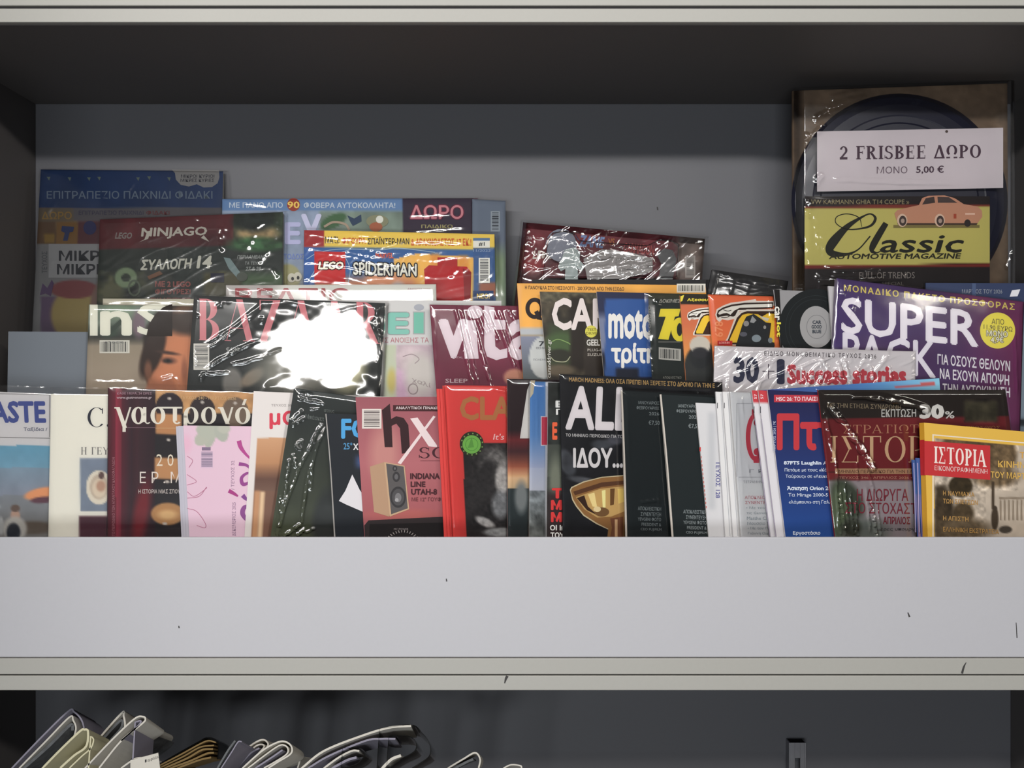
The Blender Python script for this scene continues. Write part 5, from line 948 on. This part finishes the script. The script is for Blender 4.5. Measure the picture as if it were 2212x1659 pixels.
def paint(x, y):
    c = Cv(x, y, (214,166,58)); yy = y-.088*(x-2016); m = ((x > 2018) & (yy > 946)).astype(float); q = Cv(x, y, (176,160,142)); q.noise(30,.1,3); q.ell(2110,965,80,34,(84,66,44),.3,8); q.ell(2160,985,36,40,(96,76,52),.3); q.ell(2150,1030,50,22,(104,84,60),.5); q.noise(9,.4,4,(2020,940,2200,1060)); q.ell(2075,1050,26,24,(50,40,26),.2); q.ell(2040,1110,20,60,(52,42,30),.4); q.ell(2080,1110,24,26,(70,56,38),.4); q.rect(2020,1050,2040,1200,(60,48,34),10); q.ell(2080,1145,60,26,(90,74,54),.6); q.rect(2142,1040,2148,1100,(60,48,36),3); q.ell(2149,1120,8,26,(62,50,38),.3); q.ell(2150,1098,4,5,(60,50,40),.4); q.ell(2172,1144,14,8,(66,58,50),.3); q.rect(2158,1074,2400,1078,(120,104,86),2)
    for j in range(8): q.rect(2160+j*9,1080,2163+j*9,1124,(110,94,76),2)
    q.noise(7,.25,6,(2018,1040,2130,1200)); c.c = np.where(m[..., None] > 0, q.c, c.c); return c
it.cover(paint, 1170, 2.5, 1.2, spine=(214,160,48)); it.pages()
k = Ink().rect(2014,938,2350,940.5,(214,200,180),r=.088).rect(2014,940,2017,1165,(214,200,180)).rect(1997,952,2139,1026,(192,44,48),r=.075).text('ΙΣΤΟΡΙΑ',2018,964,2131,1000,(222,204,196),serif=True,T=.2,t=.07,r=.08,part='title_lettering').text('ΕΙΚΟΝΟΓΡΑΦΗΜΕΝΗ',2019,1005,2133,1016,(214,190,186),.0,r=.07)
for tx, x0, y0, x1, y1, c_ in (('ΤΟ',2203,976,2228,990,(206,150,60)),('ΚΙΝΗΜΑ',2156,995,2232,1009,(206,160,70)),('ΤΟΥ ΜΑΡΤΙΟΥ',2140,1018,2240,1032,(206,160,70)),('Η ΝΑΥΜΑΧΙΑ',2037,1060,2105,1070,(170,126,66)),('ΤΩΝ ΣΠΕΤΣΩΝ',2037,1077,2112,1087,(170,126,66)),('Η ΑΠΙΣΤΗ',2037,1114,2092,1124,(170,126,66)),('ΕΛΛΗΝΙΚΗ ΕΚΣΤΡΑΤΕΙΑ',2037,1138,2158,1148,(170,126,66))): k.text(tx,x0,y0,x1,y1,c_,.02,r=.05)
it.ink(k)
# red band round the spine of the yellow one
v = [it.loc(np.array(0.0), np.array(b), o)-it.u*0.0003 for b, o in ((.0165,0),(.050,0),(.050,-it.t),(.0165,-it.t))]
link_mesh('spine_band', it.tolocal(np.array(v)), [[0,3,2,1]], M_INK, it.root, np.repeat(np.clip(s2l((192,44,48))*1.2, 0, .9)[None], 4, 0))
# ------------------------------------------------------------------ folded newspapers in the lower bay
NP = [0]
def newspaper(sheets, Y0, Y1, label, film=None, ink_side=True, col=None, extra=None):
    """sheets: folded polylines in photo px at the near end; each is a wad of pages run back into the shelf"""
    root = empty('folded_newspaper'); base = ZC+ZL
    k0 = 1-NP[0] % 2; NP[0] += 1; Y0 = (.944, .992)[k0]; Y1 = Y0+(.046 if k0 == 0 else .05)   # neighbours lie one behind the other
    allx = [P(p[0], p[1], Y0)[0] for s_ in sheets for p in s_[0]]
    ox = sum(allx)/len(allx); root.location = (ox, (Y0+Y1)/2, base)
    tag(root, label, 'newspaper', 'newspapers folded in the lower bay')
    def ribbon(name, pts, w, m, drop=True, y0=Y0, y1=Y1):
        w = w*Y0/F; q = smooth_path([(*P(p[0], p[1], Y0)[[0, 2]], 0) for p in pts], 6)[:, :2]
        if drop:                                  # both tails run on down to the shelf floor
            for end in (0,):
                a = q[end]; hgt = a[1]-base-w*.5-.0004
                if hgt > .001 and (end == 0 or pts[-1][1] >= 1640):
                    n = 5; t = [np.array([a[0]-.010*(k/n)*min(1, hgt/.08), a[1]-hgt*k/n]) for k in range(1, n+1)]
                    q = np.concatenate([np.array(t[::-1]), q]) if end == 0 else np.concatenate([q, np.array(t)])
        q[:, 0] = np.maximum(q[:, 0], XL+.003)
        d = np.gradient(q, axis=0); L = np.hypot(d[:, 0], d[:, 1])+1e-9; nr = np.stack([-d[:, 1]/L, d[:, 0]/L], 1)
        A, B = q+nr*w/2, q-nr*w/2; n = len(q); V = []
        for yy in (y0, y1):
            sh = (yy-y0)*.02
            for S in (A, B): V += [(s_[0]-ox+sh, yy-(Y0+Y1)/2, (s_[1]-base)*(1-3.7*(yy-y0))) for s_ in S]
        Fc = []
        for i in range(n-1):
            a0, a1, b0, b1 = i, i+1, n+i, n+i+1; c0, c1, d0, d1 = a0+2*n, a1+2*n, b0+2*n, b1+2*n
            Fc += [(a0, b0, b1, a1), (c0, c1, d1, d0), (a0, a1, c1, c0), (b0, d0, d1, b1)]
        Fc += [(0, 2*n, 3*n, n), (n-1, 2*n-1, 4*n-1, 3*n-1)]
        return link_mesh(name, V, Fc, m, root)
    for k, (pts, w, m) in enumerate(sheets): ribbon('paper_sheet' if m is not M_FILM else 'plastic_wrap', pts, w, m)
    if extra: extra(root, ox, base, (Y0+Y1)/2)
    return root
M_NEWSY = mat('cream_newsprint', (206, 200, 168), 0.9, noise=0.04, scale=90)
M_BROWN = mat('kraft_brown_sheets', (124, 100, 58), 0.8, noise=0.15, scale=60)
M_GREYN = mat('grey_newsprint', (140, 136, 150), 0.9, noise=0.05, scale=90)
N, D, Yw = M_NEWS, M_NEWSD, M_NEWSY
newspaper([([(26,1659),(90,1592),(148,1536),(160,1538),(174,1552),(181,1572),(180,1600)],3.5,M_GREYN),([(42,1659),(100,1600),(150,1549),(158,1556),(164,1572),(160,1592)],3.5,N),([(52,1659),(105,1612),(152,1566),(157,1578)],6,D)],
    .945, 1.09, 'grey folded newspaper with a wide outer fold, farthest left in the lower bay')
newspaper([([(92,1659),(130,1620),(172,1580),(182,1576),(190,1580),(186,1612),(160,1632),(130,1659)],4.5,Yw),([(196,1590),(202,1598),(196,1616),(176,1634),(150,1659)],3,Yw)],
    .942, 1.07, 'cream folded newspaper with a thick blunt loop, second from the left')
newspaper([([(166,1659),(205,1606),(262,1541),(267,1546),(268,1575),(240,1605),(208,1645),(196,1659)],4,N),([(200,1622),(258,1558),(262,1572),(238,1600)],5,D)],
    .948, 1.09, 'white folded newspaper with the sharpest, tallest fold')
newspaper([([(184,1659),(240,1600),(290,1553),(309,1548),(314,1554),(306,1564),(262,1600),(214,1659)],3.5,N),([(292,1560),(304,1557),(298,1568),(262,1600)],3,M_GREYN)],
    .944, 1.08, 'white folded newspaper with a small slit loop, right of the tallest fold')
newspaper([([(236,1659),(262,1630),(300,1578),(318,1569),(330,1572),(332,1582),(318,1600),(280,1632),(246,1659)],4.2,N),([(270,1632),(304,1588),(318,1580)],6,D),([(252,1659),(288,1636),(322,1608),(336,1590)],6,D)],
    .942, 1.08, 'white folded newspaper with a large rounded loop and dark printed inside')
def lab(root, ox, base, ym):
    v = [P(a, b, .9428) for a, b in ((282,1642),(342,1626),(346,1659),(282,1672))]
    o = link_mesh('address_label', [(p[0]-ox, .9424-ym, p[2]-base) for p in v]+[(p[0]-ox, .9432-ym, p[2]-base) for p in v], [(0,3,2,1),(4,5,6,7),(0,1,5,4),(1,2,6,5),(2,3,7,6),(3,0,4,7)], M_NEWS, root)
    tv, tf = font_mesh('■ αρ.φύλλου', 0, 1); mn, mx = tv.min(0), tv.max(0); q = (tv-mn)/(mx-mn)
    W = [P(313+30*a, 1649-8*b-10*a, .9422) for a, b in q[:, :2]]; link_mesh('label_lettering', [(p[0]-ox, .9422-ym, p[2]-base) for p in W], tf, M_DARK, root)
newspaper([([(262,1659),(290,1640),(310,1636)],3.5,N)], .952, 1.06, 'small white newspaper with a tiny printed label, in front of the brown bundle', extra=lab)
newspaper([([(330,1659),(380,1630),(430,1602),(446,1594),(464,1597),(472,1612),(470,1640)],2.5,M_FILM),([(334,1659),(390,1630),(430,1608),(450,1600),(466,1604)],3,M_BROWN),([(344,1659),(396,1634),(432,1614),(462,1610)],3,M_BROWN),([(356,1659),(404,1638),(436,1620),(460,1618)],4,M_BROWN),([(368,1659),(410,1644),(446,1628),(462,1626)],4,M_BROWN),([(384,1659),(430,1642),(456,1636)],4,M_BROWN)],
    .944, 1.08, 'brown paper bundle in glossy clear film')
newspaper([([(478,1659),(500,1625),(514,1603),(522,1602)],2.5,M_GREYN),([(470,1659),(492,1622),(508,1600)],4,D)], .95, 1.09, 'dark thin folded newspaper just right of the brown bundle')
newspaper([([(490,1659),(520,1628),(548,1606),(566,1598),(576,1602),(578,1612),(560,1634),(536,1659)],3.5,N),([(502,1659),(528,1634),(552,1612),(566,1608),(570,1614),(556,1630),(530,1659)],3,N),([(512,1659),(540,1628),(560,1616)],3.5,M_GREYN)],
    .944, 1.08, 'white folded newspaper with double rounded loop, left one of the close pair')
newspaper([([(524,1659),(566,1622),(598,1604),(616,1602),(629,1612),(628,1628),(600,1646),(580,1659)],3.5,N),([(536,1659),(574,1630),(602,1611),(615,1610),(622,1618),(618,1630),(590,1648),(570,1659)],3,N),([(552,1659),(590,1634),(610,1620)],3.5,M_GREYN)],
    .942, 1.07, 'white folded newspaper with double rounded loop, right one of the close pair')
newspaper([([(590,1659),(620,1642),(641,1634),(648,1639),(643,1659)],3.2,N),([(600,1659),(626,1648),(638,1643)],3,N)], .942, 1.07, 'small white fold just left of the big film-wrapped bundle')
newspaper([([(652,1659),(700,1622),(780,1590),(840,1572),(888,1568)],4.5,N),([(666,1659),(712,1632),(790,1600),(824,1596),(854,1596)],4,M_GREYN),([(700,1659),(732,1636),(760,1622),(776,1622)],4,N),([(826,1659),(846,1640),(866,1632)],6,N),([(718,1659),(750,1642),(770,1636)],5,M_GREYN),
    ([(820,1574),(888,1566),(912,1584),(928,1606),(928,1632),(905,1650),(890,1659)],2,M_FILM),([(840,1590),(880,1590),(898,1602),(896,1622),(866,1640),(840,1659)],2,M_FILM),([(740,1616),(776,1616),(788,1630),(770,1650),(740,1659)],2,M_FILM)],
    .946, 1.10, 'large newspaper bundle in loose glossy clear film')
newspaper([([(968,1659),(1000,1640),(1026,1626),(1037,1640),(1034,1659)],3.5,N),([(984,1659),(1008,1646),(1022,1640)],5,D)], .944, 1.08, 'white folded newspaper with a pointed tip, right of the big bundle')
newspaper([([(1088,1659),(1104,1652),(1124,1654),(1127,1659)],3,N)], .944, 1.06, 'white fold barely showing at the bottom, farthest right newspaper')
